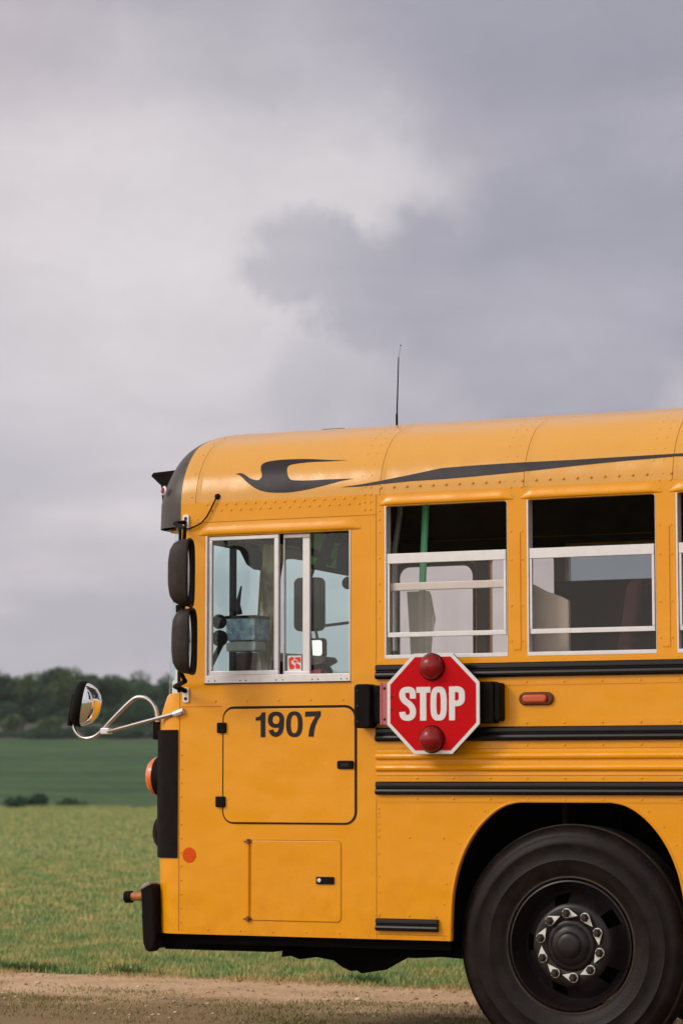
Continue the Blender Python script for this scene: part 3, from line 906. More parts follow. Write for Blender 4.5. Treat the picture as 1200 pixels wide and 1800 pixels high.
# sticker in the corner of the glass
a, b = (-0.298, 1.782); c, d = (-0.225, 1.857)
m = MB(); m.box(a, c, .0345, .0355, b, d); st = sub(m.build('sticker', WHT), w0)
def fs_(p): return (a + (p[0] - 730) / (815 - 730) * (c - a), d - (p[1] - 768) / (868 - 768) * (d - b))
red_ = [('poly', [(738,785),(755,775),(770,782),(765,795),(752,800),(752,815),(765,826),(775,835),(770,850),(755,855),(742,850),(738,820)]),
        ('poly', [(775,780),(808,778),(812,800),(806,815),(795,808),(788,795),(775,792)]),
        ('poly', [(782,815),(795,822),(806,830),(808,850),(785,852),(778,838)]),
        ('poly', [(764,800),(778,797),(790,806),(785,812),(770,812)])]
m = glyphs(red_, fs_, .0335, .0344)
m.build('sticker_print', mat('red_print', (.75, .03, .02), .5)).parent = w0

# --- passenger windows
def pass_window(a, b, near=True):
    m = MB(); z0, z1 = WZ
    Y0, Y1 = (.000, .055)
    frame_rect(m, a, b, z0, z1, (.008, .003, .018, .0), -.002, .052)
    m.box(a + .010, b - .010, .002, .022, 2.272, 2.318)          # top rail of the lower sash
    m.box(a + .010, b - .010, .006, .022, 1.930, 1.952)          # its bottom rail
    m.box(a + .010, a + .022, .004, .020, 1.952, 2.272)
    m.box(b - .022, b - .010, .004, .020, 1.952, 2.272)
    o = m.build('passenger_window', ALU, bevel=.003)
    g = MB().box(a + .02, b - .02, .012, .016, 1.95, 2.275); g.box(a + .01, b - .01, .030, .034, 1.845, 1.945)
    p = sub(g.build('pane', GLS), o)
    return o, p
def fixed_window(a, b, y):
    m = MB(); z0, z1 = WZ
    frame_rect(m, a, b, z0, z1, (.018, .018, .02, .02), y, y + .04)
    m.box(a + .018, b - .018, y + .005, y + .035, 2.19, 2.215)
    o = m.build('passenger_window', ALU, bevel=.003)
    g = MB().box(a + .018, b - .018, y + .018, y + .022, z0 + .02, z1 - .02)
    sub(g.build('pane', GLT), o); return o
for i, (a, b) in enumerate(WINS):
    o, p = pass_window(a, b); bx(o)
    bx(fixed_window(a, b, W - .045))
    if i == 0:                       # its upper sash is dropped half way
        zl = (0.522, 2.165)[1]; sub(MB().box(a + .010, b - .010, .026, .044, zl - .018, zl + .018).build('upper_sash_rail', ALU, bevel=.003), o)
# entry door on the far side: leaf frame with a crossbar and glass
m = MB()
slab(m, rrect(-.80, -.31, 1.15, 2.475, .05, 5), [rrect(-.78, -.33, 1.20, 2.455, .06, 6)], W - .03, W - .005)
dd = bx(m.build('entry_door', MATTE))
m = MB(); m.box(-.78, -.33, W - .019, W - .015, 1.20, 2.455); sub(m.build('pane', GLS), dd)
m = MB(); m.box(-.22, .145, W - .019, W - .015, 1.84, 2.49); bx(m.build('pane', GLS))

# --- rear end wall, closing the body
m = MB(); m.prism([(0, 0)] * 3, 0, 0) if False else None
pts = [(0, ZB)] + FULL + [(W, ZB)]
m = MB(); m.add([(XE, y, z) for y, z in pts] + [(XE - .04, y, z) for y, z in pts], [tuple(range(len(pts))), tuple(range(2*len(pts)-1, len(pts)-1, -1))] + [(i, (i+1) % len(pts), len(pts) + (i+1) % len(pts), len(pts) + i) for i in range(len(pts))])
bx(m.build('rear_wall', YEL))

# --- interior
# seats: padded back and cushion on a leg
def seat(x, y0, y1, matl, zt=2.12):
    m = MB()
    m.prism(rrect(0, .085, 1.40, zt, .035, 4), y0, y1)
    m.v = [(vx + x + (vz - 1.40) * .17, vy, vz) for vx, vy, vz in m.v]
    o = bx(m.build('seat', matl, bevel=.03, seg=3, smooth=True))
    m = MB(); m.box(x - .38, x + .03, y0, y1, 1.38, 1.50); m2 = sub(m.build('cushion', matl, bevel=.03, seg=3), o)
    for yy in (y0 + .08, y1 - .08): sub(MB().tube([(x - .2, yy, 1.02), (x - .2, yy, 1.38)], .015, 8).build('seat_leg', MATTE), o)
    return o
for i in range(9):
    seat(1.245 + .7085 * i, .08, 1.00, SEAT, 2.17)
    seat(1.12 + .7085 * i, 1.42, 2.30, SEATG, 2.22)
    mcu = MB(); mcu.box(.165 + .95 * i, 1.10 + .95 * i, 2.325, 2.340, 1.60, 2.345)  # dark panel added to black out the far windows behind the seats
    if i < 8: bx(mcu.build('blackout_panel', SEATG, bevel=.004))
# modesty barrier behind the driver and the pale one ahead of the first seat
m = MB()
bpoly = [(0.851, 1.845), (1.089, 1.840), (1.089, 2.083), (1.047, 2.105), (0.978, 2.128), (0.917, 2.161), (0.853, 2.181)]
m.prism(bpoly, .11, .14)
bx(m.build('barrier', GREY, bevel=.008))
# driver's seat
m = MB(); m.prism(rrect(-.02, .08, 1.30, 1.80, .04, 4), .40, .86); ds = bx(m.build('driver_seat', SEAT, bevel=.03, seg=3, smooth=True))
m = MB(); m.box(-.45, 0, .42, .84, 1.30, 1.42); sub(m.build('cushion', SEAT, bevel=.03, seg=3), ds)
# stanchion with green sleeve
a = (0.299, 2.557); b = (0.265, 1.877)
m = MB(); m.tube([(b[0], .30, 1.02), (b[0], .30, b[1]), (a[0], .30, a[1]), (a[0], .30, 2.89)], .017, 12)
bx(m.build('stanchion', GRNP, smooth=True))
a = (0.031, 2.576); b = (0.003, 2.398)
m = MB(); m.tube([(b[0], .6, b[1] - .5), (b[0], .6, b[1]), (a[0], .6, a[1]), (a[0], .6, 3.0)], .013, 12)
bx(m.build('grab_rail', ALU, smooth=True))
# white roller blind by the barrier
a = (0.284, 2.151); b = (0.393, 1.829)
m = MB(); bl = spl([(a[0] + .07, b[1]), (a[0] + .11, a[1] - .25), (a[0] + .128, a[1] - .12), (a[0] + .10, a[1]), (a[0] - .02, a[1])], 6) if 'spl' in globals() else None
bp_ = [(a[0], b[1]), (a[0] + .07, b[1]), (a[0] + .095, a[1] - .30), (a[0] + .115, a[1] - .22), (a[0] + .126, a[1] - .13), (a[0] + .115, a[1] - .05), (a[0] + .09, a[1]), (a[0] - .02, a[1])]
vs, fs, ed = fill(bp_, [], [a[0] + .02 * i for i in range(-1, 7)], [])
bx(MB().add([(x, .16 + .012 * math.sin((x - a[0]) * 150), z) for x, z in vs], fs).build('roller_blind', BLIND, smooth=True))
# dashboard
m = MB(); m.prism([(-.93, 1.30), (-.60, 1.30), (-.62, 1.66), (-.72, 1.74), (-.90, 1.76)], .12, W - .85)
db = bx(m.build('dashboard', CEIL, bevel=.02))
# steering wheel: a tilted ring with a hub
m = MB(); ring = []
for i in range(29):
    t = 2 * math.pi * i / 28; ring.append((-.50 + .10 * math.sin(t), .62 + .22 * math.cos(t), 1.73 + .10 * math.sin(t)))
m.tube(ring, .014, 8, cap=False); m.tube([(-.50, .62, 1.73), (-.60, .62, 1.60)], .03, 10); m.tube([(-.50, .41, 1.73), (-.50, .83, 1.73)], .010, 6)
bx(m.build('steering_wheel', MATTE, smooth=True))
# cab gear seen through the driver's glass
def at(px, py, y): return None
def disc(c, r, y, matl, name, th=.05):
    m = MB(); m.lathe_y([(.001, y - th), (r * .6, y - th * .8), (r, y - th * .2), (r * .95, y + .01), (.001, y + .012)], c, 18)
    return bx(m.build(name, matl, smooth=True))
disc((-0.729, 2.035), .036, .16, MATTE, 'cab_fan')
disc((-0.726, 1.955), .040, .16, MATTE, 'cab_fan')
a = (-0.719, 1.927); b = (-0.784, 1.810)
m = MB(); m.tube([(a[0], .16, a[1]), (b[0], .16, b[1]), (b[0], .16, b[1] - .15)], .014, 8); bx(m.build('fan_arm', MATTE, smooth=True))
a = (-0.716, 1.945); b = (-0.561, 2.055)
m = MB(); m.prism(rrect(a[0], b[0], a[1], b[1], .012, 3), .20, .35); cb = bx(m.build('fare_box', BLUEB, bevel=.006))
m = MB(); m.box(a[0] - .004, b[0] + .006, .197, .353, b[1] - .004, b[1] + .010); sub(m.build('box_lid', MATTE), cb)
a = (-0.722, 1.893); b = (-0.582, 1.940)
m = MB(); m.prism(rrect(a[0], b[0] + .02, a[1], b[1], .01, 3), .21, .33); bx(m.build('control_box', ALU, bevel=.005))
# dark upright post and header fitting behind the left pane
a = (-0.733, 2.441); b = (-0.732, 2.078)
m = MB(); m.box(a[0] - .014, a[0] + .014, .29, .32, 1.70, a[1]); bx(m.build('cab_post', MATTE, bevel=.004))
a = (-0.825, 2.426); b = (-0.679, 2.308)
m = MB(); m.prism([(-0.863, 2.456), (-0.698, 2.435), (-0.660, 2.378), (-0.679, 2.302), (-0.723, 2.332), (-0.761, 2.401), (-0.825, 2.426)], .42, .50)
bx(m.build('sun_visor_arm', MATTE, bevel=.008))
a = (-0.756, 2.135); b = (-0.737, 2.224)
m = MB(); m.tube([(a[0] + .01, .4, a[1] - .05), (a[0], .4, a[1]), (b[0], .4, b[1])], [.016, .013, .004], 8); bx(m.build('microphone', MATTE, smooth=True))
# pale folded curtain tied back by the cab post
vs = []
for i in range(13):
    zc_ = 1.72 + (2.42 - 1.72) * i / 12; a = (-0.665, 1.774)[0]; w_ = .075 + .05 * (i / 12) ** 2; x_ = a + .03 + .03 * i / 12
    for j in range(13): vs.append((x_ + w_ * j / 12, .36 + .018 * math.sin(j * 1.6 + i * .12), zc_))
bx(MB().add(vs, [(i*13 + j, i*13 + j+1, (i+1)*13 + j+1, (i+1)*13 + j) for i in range(12) for j in range(12)]).build('cab_curtain', CURT, smooth=True))
# maroon bag and dark boxes low in the cab
m = MB(); m.prism([(-0.964, 1.761), (-0.964, 1.911), (-0.841, 1.914), (-0.803, 1.850), (-0.719, 1.872), (-0.713, 1.758)], .70, .85)
bx(m.build('driver_bag', SEAT, bevel=.012))
m = MB(); m.prism([(-1.204, 1.794), (-1.205, 1.959), (-0.999, 1.943), (-0.864, 1.928), (-0.850, 1.904), (-0.898, 1.880), (-0.938, 1.790)], 1.60, 1.75)
bx(m.build('passenger_dash', CEIL, bevel=.01))
m = MB(); m.prism([(-0.920, 1.788), (-0.914, 1.873), (-0.873, 1.899), (-0.846, 1.871), (-0.853, 1.787)], 1.54, 1.60)
bx(m.build('dash_cloth', REDS, bevel=.01))
# tinted green visors under the roof, in dark framing
def cab_poly(P, y, t, matl, name, bev=.0):
    return bx(MB().prism(P, y, y + t).build(name, matl, bevel=bev))
cab_poly([(-0.324, 2.492), (-0.008, 2.493), (-0.008, 2.243), (-0.093, 2.243), (-0.323, 2.297)], .300, .004, VISOR, 'sun_visor')
for q, P in enumerate(([(-0.159, 2.500), (-0.093, 2.497), (-0.195, 2.276), (-0.250, 2.289)], [(-0.330, 2.380), (-0.317, 2.409), (-0.153, 2.324), (-0.171, 2.292)],
                       [(-0.262, 2.487), (-0.214, 2.496), (-0.093, 2.420), (-0.111, 2.383)], [(-0.323, 2.313), (-0.008, 2.253), (-0.008, 2.226), (-0.323, 2.291)], [(-0.129, 2.498), (0.022, 2.492), (0.021, 2.242), (-0.165, 2.270)])):
    cab_poly(P, .215 + q * .014, .010, MATTE, 'visor_frame', .002)

# --- far-side mirrors, seen through the cab
def box_mirror(cx, cy, cz, w, h, name='rear_view_mirror'):
    m = MB(); m.prism(rrect(cx - w/2, cx + w/2, cz - h/2, cz + h/2, .035, 5), cy, cy + .06)
    o = bx(m.build(name, MATTE, bevel=.015, seg=3, smooth=True))
    m = MB(); m.tube([(cx, cy + .03, cz + h/2 - .01), (cx + .03, cy + .03, 2.50), (-.86, W, 2.54)], .011, 8)
    m.tube([(cx, cy + .03, cz - h/2 + .01), (cx + .03, cy + .03, 1.66), (-.86, W, 1.60)], .011, 8)
    sub(m.build('mirror_arm', MATTE, smooth=True), o); return o
a = (-1.468, 2.284)
box_mirror(a[0], 2.62, a[1], .185, .31)
a = (-1.476, 2.036)
m = MB(); m.prism(rrect(a[0] - .055, a[0] + .055, a[1] - .058, a[1] + .058, .02, 4), 2.75, 2.79); o = bx(m.build('convex_mirror', MATTE, bevel=.008))
m = MB(); m.prism(rrect(a[0] - .042, a[0] + .042, a[1] - .045, a[1] + .045, .015, 4), 2.744, 2.7495); sub(m.build('mirror_glass', MIRR), o)
m = MB(); m.tube([(a[0], 2.77, a[1] + .05), (a[0] + .02, 2.70, a[1] + .12), (-.88, W, a[1] + .14)], .009, 8); sub(m.build('mirror_arm', MATTE, smooth=True), o)
a = (-0.912, 2.348)
disc(a, .035, 2.0, MATTE, 'inside_mirror')

# --- near-side mirrors: two shells on a bracket ahead of the window
YM = -.22
def shell(c, w, h, depth, yaw, name):
    """rounded housing whose glass faces (cos yaw, sin yaw); c = middle of the glass opening"""
    f = Vector((math.cos(yaw), math.sin(yaw), 0)); sdir = Vector((-f.y, f.x, 0)); C_ = Vector(c)
    prof = [(0.0, 1.0), (-.18, 1.0), (-.45, .97), (-.72, .86), (-.90, .66), (-1.0, .36), (-1.03, .0)]
    m = MB(); vs = []; k = 28
    for d, sc in prof:
        for (u, v) in sup(0, 0, 1, 1, 3.6, k):
            vs.append(C_ + f * d * depth + sdir * u * w/2 * max(sc, .001) + Vector((0, 0, v * h/2 * (sc ** .8 if sc > 0 else .001))))
    m.add(vs, [(i*k + j, i*k + (j+1) % k, (i+1)*k + (j+1) % k, (i+1)*k + j) for i in range(len(prof)-1) for j in range(k)])
    o = bx(m.build(name, SHELL, smooth=True, angle=60))
    m = MB(); rim = [C_ + f * .002 + sdir * u * w/2 + Vector((0, 0, v * h/2)) for u, v in sup(0, 0, 1, 1, 3.6, k)]
    m.tube(rim + [rim[0], rim[1]], .006, 6, cap=False); sub(m.build('rim', RUB, smooth=True), o)
    m = MB(); vs = [C_ + f * (-.004)]
    for rr in (.5, .95):
        for u, v in sup(0, 0, 1, 1, 3.6, k): vs.append(C_ + f * (-.004 - .006 * rr) + sdir * u * w/2 * rr + Vector((0, 0, v * h/2 * rr)))
    m.add(vs, [(0, 1 + j, 1 + (j+1) % k) for j in range(k)] + [(1 + j, 1 + k + j, 1 + k + (j+1) % k, 1 + (j+1) % k) for j in range(k)])
    sub(m.build('mirror_glass', MIRR, smooth=True), o)
    return o
u = (-0.686, 2.245); lo_ = (-0.675, 1.922)
shell((u[0], YM, u[1]), .17, .318, .100, math.radians(17), 'rear_view_mirror')
shell((lo_[0], YM, lo_[1]), .18, .308, .090, math.radians(16), 'convex_mirror')
m = MB()
t0 = (-0.826, 2.509); t1 = (-0.821, 1.677)
xm = u[0] - .045
m.tube([(t0[0], -.01, t0[1]), (t0[0] - .03, -.06, t0[1] - .01), (xm, YM + .03, t0[1] - .05), (xm, YM + .02, u[1] + .12)], .010, 8)
m.tube([(xm, YM + .02, u[1] + .13), (xm - .012, YM + .02, u[1]), (xm - .012, YM + .02, lo_[1]), (xm - .01, YM + .02, lo_[1] - .15), (xm - .005, YM + .05, t1[1] + .06), (t1[0] - .035, -.05, t1[1] + .04), (t1[0], -.012, t1[1] + .02)], .012, 8)
m.box(xm - .03, xm + .0, YM + .0, YM + .04, u[1] - .185, u[1] - .15)
br = bx(m.build('mirror_bracket', MATTE, smooth=True))
for c in (t0, t1):
    m = MB(); m.prism(rrect(c[0] - .017, c[0] + .017, c[1] - .036, c[1] + .036, .010, 4), -.010, -.001)
    pl = sub(m.build('bracket_plate', ALU, bevel=.002), br)
    for dz in (.017, -.017): sub(MB().dome(c[0], -.010, c[1] + dz, .009, .007, n=8).build('bolt', NUT, smooth=True), br)
# cable from the roof side into the mirror bracket
m = MB(); a = (-0.658, 2.626)
P = [(-0.665, 2.607), (-0.687, 2.567), (-0.708, 2.532), (-0.739, 2.500), (-0.776, 2.485), (-0.808, 2.475), (-0.836, 2.479)]
m.tube([(a[0], roof_y(a[1]) - .010, a[1])] + [(x, -.012, z) for x, z in P], .0038, 6)
m.dome(a[0], roof_y(a[1]) - .001, a[1], .015, .014, d=(0, -1, .1), n=12)
bx(m.build('mirror_cable', MATTE, smooth=True))

# --- crossover mirror on its looped chrome tube at the front
YC = .12
def c3(p, y=YC): return (p[0], y, p[1])
loop = [(-1.046, 1.509), (-1.047, 1.551), (-1.054, 1.606), (-1.076, 1.645), (-1.114, 1.670), (-1.159, 1.674), (-1.194, 1.657), (-1.254, 1.608), (-1.309, 1.559), (-1.356, 1.515), (-1.395, 1.487), (-1.434, 1.476), (-1.473, 1.482), (-1.502, 1.504), (-1.519, 1.535), (-1.523, 1.577)]
loop = spl(loop, 4)
m = MB(); m.tube([c3(p) for p in loop], .0105, 12)
cm = bx(m.build('crossover_mirror', CHR, smooth=True))
m = MB(); p0 = (-0.830, 1.598); p1 = (-1.061, 1.555); p2 = (-1.315, 1.508)
m.tube([(p0[0], -.014, p0[1]), (p1[0], .035, p1[1]), (p2[0], .105, p2[1])], [.011, .0085, .0085], 10)
sub(m.build('brace_rod', CHR, smooth=True), cm)
m = MB(); a, b = (-0.883, 1.585); c, d = (-0.831, 1.603)
m.v = []; m.tube([(a, -.010, b), (c, -.010, d)], .015, 8)
sub(m.build('clevis', ALU, smooth=True), cm)
m = MB(); p = (-1.327, 1.512); m.box(p[0] - .03, p[0] + .02, .10, .135, p[1] - .016, p[1] + .014)
sub(m.build('clamp', ALU, bevel=.004), cm)
m = MB(); p = (-1.050, 1.523); m.tube([(p[0], .12, p[1] + .03), (p[0] + .0, .12, p[1] - .055)], .020, 10)
m.box(p[0] - .01, p[0] + .04, .10, .14, p[1] - .04, p[1] + .02)
sub(m.build('tube_socket', MATTE, smooth=True), cm)
# the mirror head: shallow black dish with a strongly domed glass facing back at the bus
mc = Vector((*([0] * 3),)); q = (-1.484, 1.647)
mc = Vector((q[0], .12, q[1]))
f = Vector((.91, .34, -.15)).normalized(); sd = Vector((0, 0, 1)).cross(f).normalized(); uv_ = f.cross(sd)
def dish(prof, rad_w, rad_h, name, matl, k=32, par=None):
    vs = []
    for d, sc in prof:
        for u_, v_ in sup(0, 0, 1, 1, 2.5, k):
            vs.append(mc + f * d + sd * u_ * rad_w * sc + uv_ * v_ * rad_h * sc)
    o = MB().add(vs, [(i*k + j, i*k + (j+1) % k, (i+1)*k + (j+1) % k, (i+1)*k + j) for i in range(len(prof)-1) for j in range(k)]).build(name, matl, smooth=True, angle=60)
    o.parent = par; return o
dish([(-.034, .001), (-.033, .35), (-.028, .75), (-.014, .96), (.0, 1.0), (.018, 1.0), (.024, .96), (.02, .92)], .090, .114, 'mirror_housing', MATTE, par=cm)
dish([(.018, .95), (.042, .90), (.070, .76), (.092, .52), (.103, .26), (.106, .001)], .090, .114, 'mirror_glass', MIRR, par=cm)
m = MB(); q0 = mc - f * .035
m.tube([tuple(q0 + uv_ * .04), tuple(q0 - uv_ * .115)], .012, 8); sub(m.build('mirror_mount', MATTE, smooth=True), cm)

# --- STOP sign folded against the side
YS = -.115
sc_ = (0.514, 1.618); AP_ = .457 / 2
def octa(ap, r=0):
    R_ = ap / math.cos(math.pi / 8); return [(sc_[0] + R_ * math.cos(math.pi / 8 + i * math.pi / 4), sc_[1] + R_ * math.sin(math.pi / 8 + i * math.pi / 4)) for i in range(8)]
m = MB(); m.prism(octa(AP_), YS, YS + .006)
sg = bx(m.build('stop_sign', WHT, bevel=.0015))
m = MB(); m.prism(octa(AP_ - .0165), YS - .0012, YS + .0005); sub(m.build('sign_face', RED), sg)
m = MB(); m.prism(octa(AP_ - .004), YS + .0062, YS + .030); sub(m.build('sign_back', MATTE), sg)
B0 = (0.347, 1.541); B1 = (0.673, 1.695)
def f2(p): return (B0[0] + (p[0] - 405) / (867 - 405) * (B1[0] - B0[0]), B0[1] + (548 - p[1]) / (548 - 303) * (B1[1] - B0[1]))
stop = [('rib', spl([(502,388),(502,356),(495,333),(480,325),(463,324),(442,328),(430,343),(428,366),(434,388),(450,408),(472,424),(492,446),(502,472),(502,496),(494,516),(478,526),(462,527),(443,523),(431,508),(428,484)], 3), 43),
        ('poly', [(527,305),(626,305),(626,347),(597,347),(597,548),(553,548),(553,347),(527,347)]),
        ('ring', sup(683,427,57,122,3.0), sup(683,427,15.5,82,3.0)),
        ('poly', [(756,305),(797,305),(797,548),(756,548)]),
        ('rib', spl([(790,325),(812,325),(830,330),(842,344),(845,366),(845,388),(842,408),(830,422),(812,427),(790,427)], 3), 42)]
sub(glyphs(stop, f2, YS - .0030, YS - .0008).build('lettering', WHT), sg)
for cpx in ((0.511, 1.784), (0.510, 1.456)):
    m = MB(); m.lathe_y([(.0585, YS - .001), (.0585, YS - .012), (.057, YS - .02), (.052, YS - .034), (.040, YS - .048), (.022, YS - .056), (.001, YS - .058)], cpx, 32)
    l_ = sub(m.build('sign_lamp', REDL, smooth=True, angle=60), sg)
    m = MB(); m.lathe_y([(.063, YS - .001), (.063, YS - .006), (.058, YS - .008)], cpx, 32); m.build('lamp_gasket', MATTE, smooth=True).parent = sg
# arm, housings and hinge strip
a, b = (0.103, 1.510); c, d = (0.231, 1.713)
m = MB(); m.prism(rrect(a, a + .082, b, d, .018, 5), -.085, -.002); m.box(a + .083, c + .004, -.060, -.002, b + .022, d - .006)
ho = bx(m.build('sign_motor_housing', MATTE, bevel=.008, seg=3))
for z in (b + .03, d - .03, (b + d) / 2): sub(MB().dome(a + .018, -.085, z, .006, n=7).build('screw', NUT, smooth=True), ho)
a2, b2 = (0.247, 1.524); c2, e2 = (0.308, 1.716)
m = MB(); m.box(a2, c2, -.100, -.092, b2, e2)
hs = bx(m.build('sign_hinge', PINK, bevel=.002))
m = MB(); m.tube([(a2 + .002, -.097, b2), (a2 + .002, -.097, e2)], .007, 8)
sub(m.build('hinge_pin', PINK, smooth=True), hs)
for z in (b2 + .025, e2 - .025): sub(MB().dome(a2 + .018, -.100, z, .007, .006, n=8).build('bolt', NUT, smooth=True), hs)
for z in (0.309, 1.651)[1:] + (0.309, 1.594)[1:]: sub(MB().dome(sc_[0] - AP_ + .024, YS - .001, z, .006, .005, n=7).build('bolt', NUT, smooth=True), sg)
a3, b3 = (0.712, 1.534); c3_, e3 = (0.821, 1.714)
m = MB(); m.prism(rrect(a3, c3_ - .028, b3 - .006, e3 + .002, .008, 3), -.075, -.002); m.prism(rrect(c3_ - .0275, c3_, b3 + .004, e3 - .004, .010, 4), -.066, -.002)
bx(m.build('sign_rest_bracket', MATTE, bevel=.006, seg=3))
m = MB(); m.box(sc_[0] - .20, a3, -.080, -.058, sc_[1] - .035, sc_[1] + .035); bx(m.build('sign_arm', MATTE, bevel=.004))

# --- bumper
P = [(-1.068, .745), (-1.052, .772), (-1.015, .782), (-1.000, .765), (-.992, .70), (-.986, .50), (-.995, .470), (-1.015, .452), (-1.040, .462), (-1.055, .50)]
mb = MB(); mb.prism(P, .0, .075)
mb.prism(P, W - .075, W)
mb.box(-1.058, -.995, .075, W - .075, .690, .772)
mb.box(-1.050, -.990, .075, W - .075, .470, .575)
bp = bx(mb.build('bumper', MATTE, bevel=.012, seg=3))
m = MB(); m.prism([(-1.072, .742), (-1.062, .768), (-1.028, .787), (-1.014, .784), (-1.012, .772), (-1.03, .766), (-1.052, .754)], -.004, .08)
sub(m.build('bumper_tip', mat('scuffed_steel', (.34, .31, .30), .5, metal=.3, var=.4, vscale=30), bevel=.004), bp)
m = MB(); m.box(-.99, -.90, .09, .40, .70, .765); m.box(-.985, -.40, .09, .30, .465, .538)
bx(m.build('bumper_mount', VOID, bevel=.006))
# crossing-arm rod sticking forward of the bumper
m = MB(); m.tube([(-1.02, .10, .716), (-1.185, .10, .710)], .021, 12); ca = bx(m.build('crossing_arm', BRASS, smooth=True))
m = MB(); m.tube([(-1.170, .10, .710), (-1.204, .10, .708)], .029, 12); sub(m.build('arm_cap', MATTE, smooth=True), ca)
m = MB(); m.tube([(-1.205, .10, .708), (-1.213, .10, .708)], .016, 12); sub(m.build('arm_bolt', ALU, smooth=True), ca)

# --- underside
m = MB()
und = [(-1.103, 0.558), (-1.102, 0.453), (-0.944, 0.468), (-0.726, 0.485), (-0.640, 0.490), (-0.566, 0.489), (-0.511, 0.485), (-0.523, 0.504), (-0.450, 0.508), (-0.462, 0.486), (-0.471, 0.427), (-0.420, 0.434), (-0.374, 0.419), (-0.284, 0.432), (-0.194, 0.419), (-0.149, 0.388), (-0.101, 0.371), (-0.078, 0.379), (-0.048, 0.362), (-0.001, 0.387), (0.073, 0.426),
       (0.093, 0.445), (0.233, 0.441), (0.364, 0.450), (0.464, 0.445), (0.578, 0.453)]
XU0, XU1 = und[0][0], und[-1][0]
m.prism(und + [(XU1, .58), (XU0, .58)], .32, .60)
cz = bx(m.build('chassis', VOID))
m = MB(); m.box(.5, 7.8, .62, .75, .50, .72); m.box(-.6, 7.8, 1.65, 1.78, .50, .72);
m.tube([(1.107, .3, .50), (1.107, 2.1, .50)], .06, 10); m.tube([(6.1, .3, .55), (6.1, 2.1, .55)], .08, 10)
m.box(2.2, 3.4, .2, .6, .40, .74)
bx(m.build('chassis_frame', VOID))
for xa, xb in ((-.90, .50), (1.75, 5.45), (6.75, XE - .06)): bx(MB().box(xa, xb, .05, W - .05, .585, .620).build('light_block_pan', VOID))  # unseen panels added to keep low light from under the bus
m = MB(); m.box(-.85, .53, .036, .05, .50, .56)
bx(m.build('skirt_lip', VOID))

# --- wheels
def wheel(cx, cz_, y0, flip=False, full=True):
    """y0 = plane of the outer sidewall"""
    s = 1 if not flip else -1
    K = lambda P: [(r if r < .31 else .288 + (r - .288) * 1.035, y) for r, y in P]
    def T(mb_):
        mb_.v = [(x + cx, y0 + s * y, z + cz_) for x, y, z in mb_.v]; return mb_
    tyre = [(.288, .060), (.292, .036), (.300, .028), (.306, .030), (.318, .022), (.345, .012), (.372, .007), (.376, .0045), (.380, .007), (.405, .006), (.436, .010), (.440, .007), (.445, .007), (.449, .012), (.478, .022), (.484, .022), (.500, .036), (.512, .046), (.521, .056), (.525, .070)]
    tread = []
    for a in (.095, .130, .165, .200): tread += [(.526, a - .008), (.515, a - .006), (.515, a + .002), (.526, a + .004)]
    prof = tyre + tread + [(.525, .225), (.512, .250), (.45, .285), (.35, .285), (.288, .24)]
    m = MB().lathe_y(K(prof), (0, 0), 96)
    for j in range(96):                                   # shoulder lugs
        a0 = 2 * math.pi * j / 96; a1 = a0 + .030
        r0, r1 = .515, .5358
        vs = []
        for aa in (a0, a1):
            for r_, yy in ((r0, .040), (r1 - .002, .060), (r1, .082), (r0, .082)): vs.append((r_ * math.cos(aa), yy, r_ * math.sin(aa)))
        m.add(vs, [(0, 1, 2, 3), (7, 6, 5, 4), (0, 4, 5, 1), (1, 5, 6, 2), (2, 6, 7, 3)])
    T(m)
    m9 = T(MB().lathe_y([(.5325, .050), (.5375, .060), (.5385, .074), (.5360, .082)], (0, 0), 96))  # tread dust ring, with the shoulder highlight put into its paler colour
    m8 = T(MB().lathe_y([(.298, .0295), (.302, .0270), (.306, .0290)], (0, 0), 96))
    root = bx(join('wheel', [(m, RUB), (m9, DUST_GLINT), (m8, DUST_GLINT)], smooth=True, angle=50))
    rim = [(.290, .040), (.288, .028), (.282, .026), (.277, .034), (.272, .060), (.262, .080), (.250, .112), (.243, .118), (.232, .112), (.205, .080), (.185, .052), (.175, .044), (.165, .042), (.120, .042), (.112, .046)]
    def skp(j, i, nn):
        a = 360 * (j + .5) / nn
        if i not in (8, 9): return False
        return any(abs((a - h + 180) % 360 - 180) < 11 for h in (34, 106, 178, 250, 322))
    m = MB().lathe_y(rim, (0, 0), 90, skp); T(m)
    ri = sub(m.build('rim', RIM, smooth=True, angle=50), root)
    m = MB().lathe_y([(.27, .15), (.001, .15)], (0, 0), 40); T(m); sub(m.build('brake_drum', VOID), root)
    hub = [(.118, .046), (.112, .034), (.104, .030), (.094, .030), (.088, .022), (.074, .014), (.060, .012), (.056, .004), (.048, -.002), (.028, -.004), (.001, -.004)]
    m = MB().lathe_y(hub, (0, 0), 40); T(m); sub(m.build('hub', RIM, smooth=True, angle=40), root)
    if not full: return root
    for kq in range(10):
        a = math.radians(96 - 36 * kq); R_ = .143
        nx, nz = R_ * math.cos(a), R_ * math.sin(a)
        m = MB().lathe_y([(.0200, .042), (.0195, .016), (.0145, .012), (.0135, .001), (.001, .000)], (nx, nz), 6); T(m)
        nu = sub(m.build('wheel_nut', NUT), root)
        # loose-nut pointer: a collar drawn out to a tip clockwise along the bolt circle
        ta = a - math.pi / 2 - math.radians(18) ; tip = (nx + .054 * math.cos(ta), nz + .054 * math.sin(ta))
        outl = []
        for q in range(13):
            an = ta + math.radians(70) + math.radians(220) * q / 12
            outl.append((nx + .0218 * math.cos(an), nz + .0218 * math.sin(an)))
        outl.append(tip)
        m = MB().prism(outl, .024, .030); T(m)
        sub(m.build('nut_pointer', CREAMP, bevel=.0015), root)
    return root
wheel(WC[0], WC[1] - .014, .018)
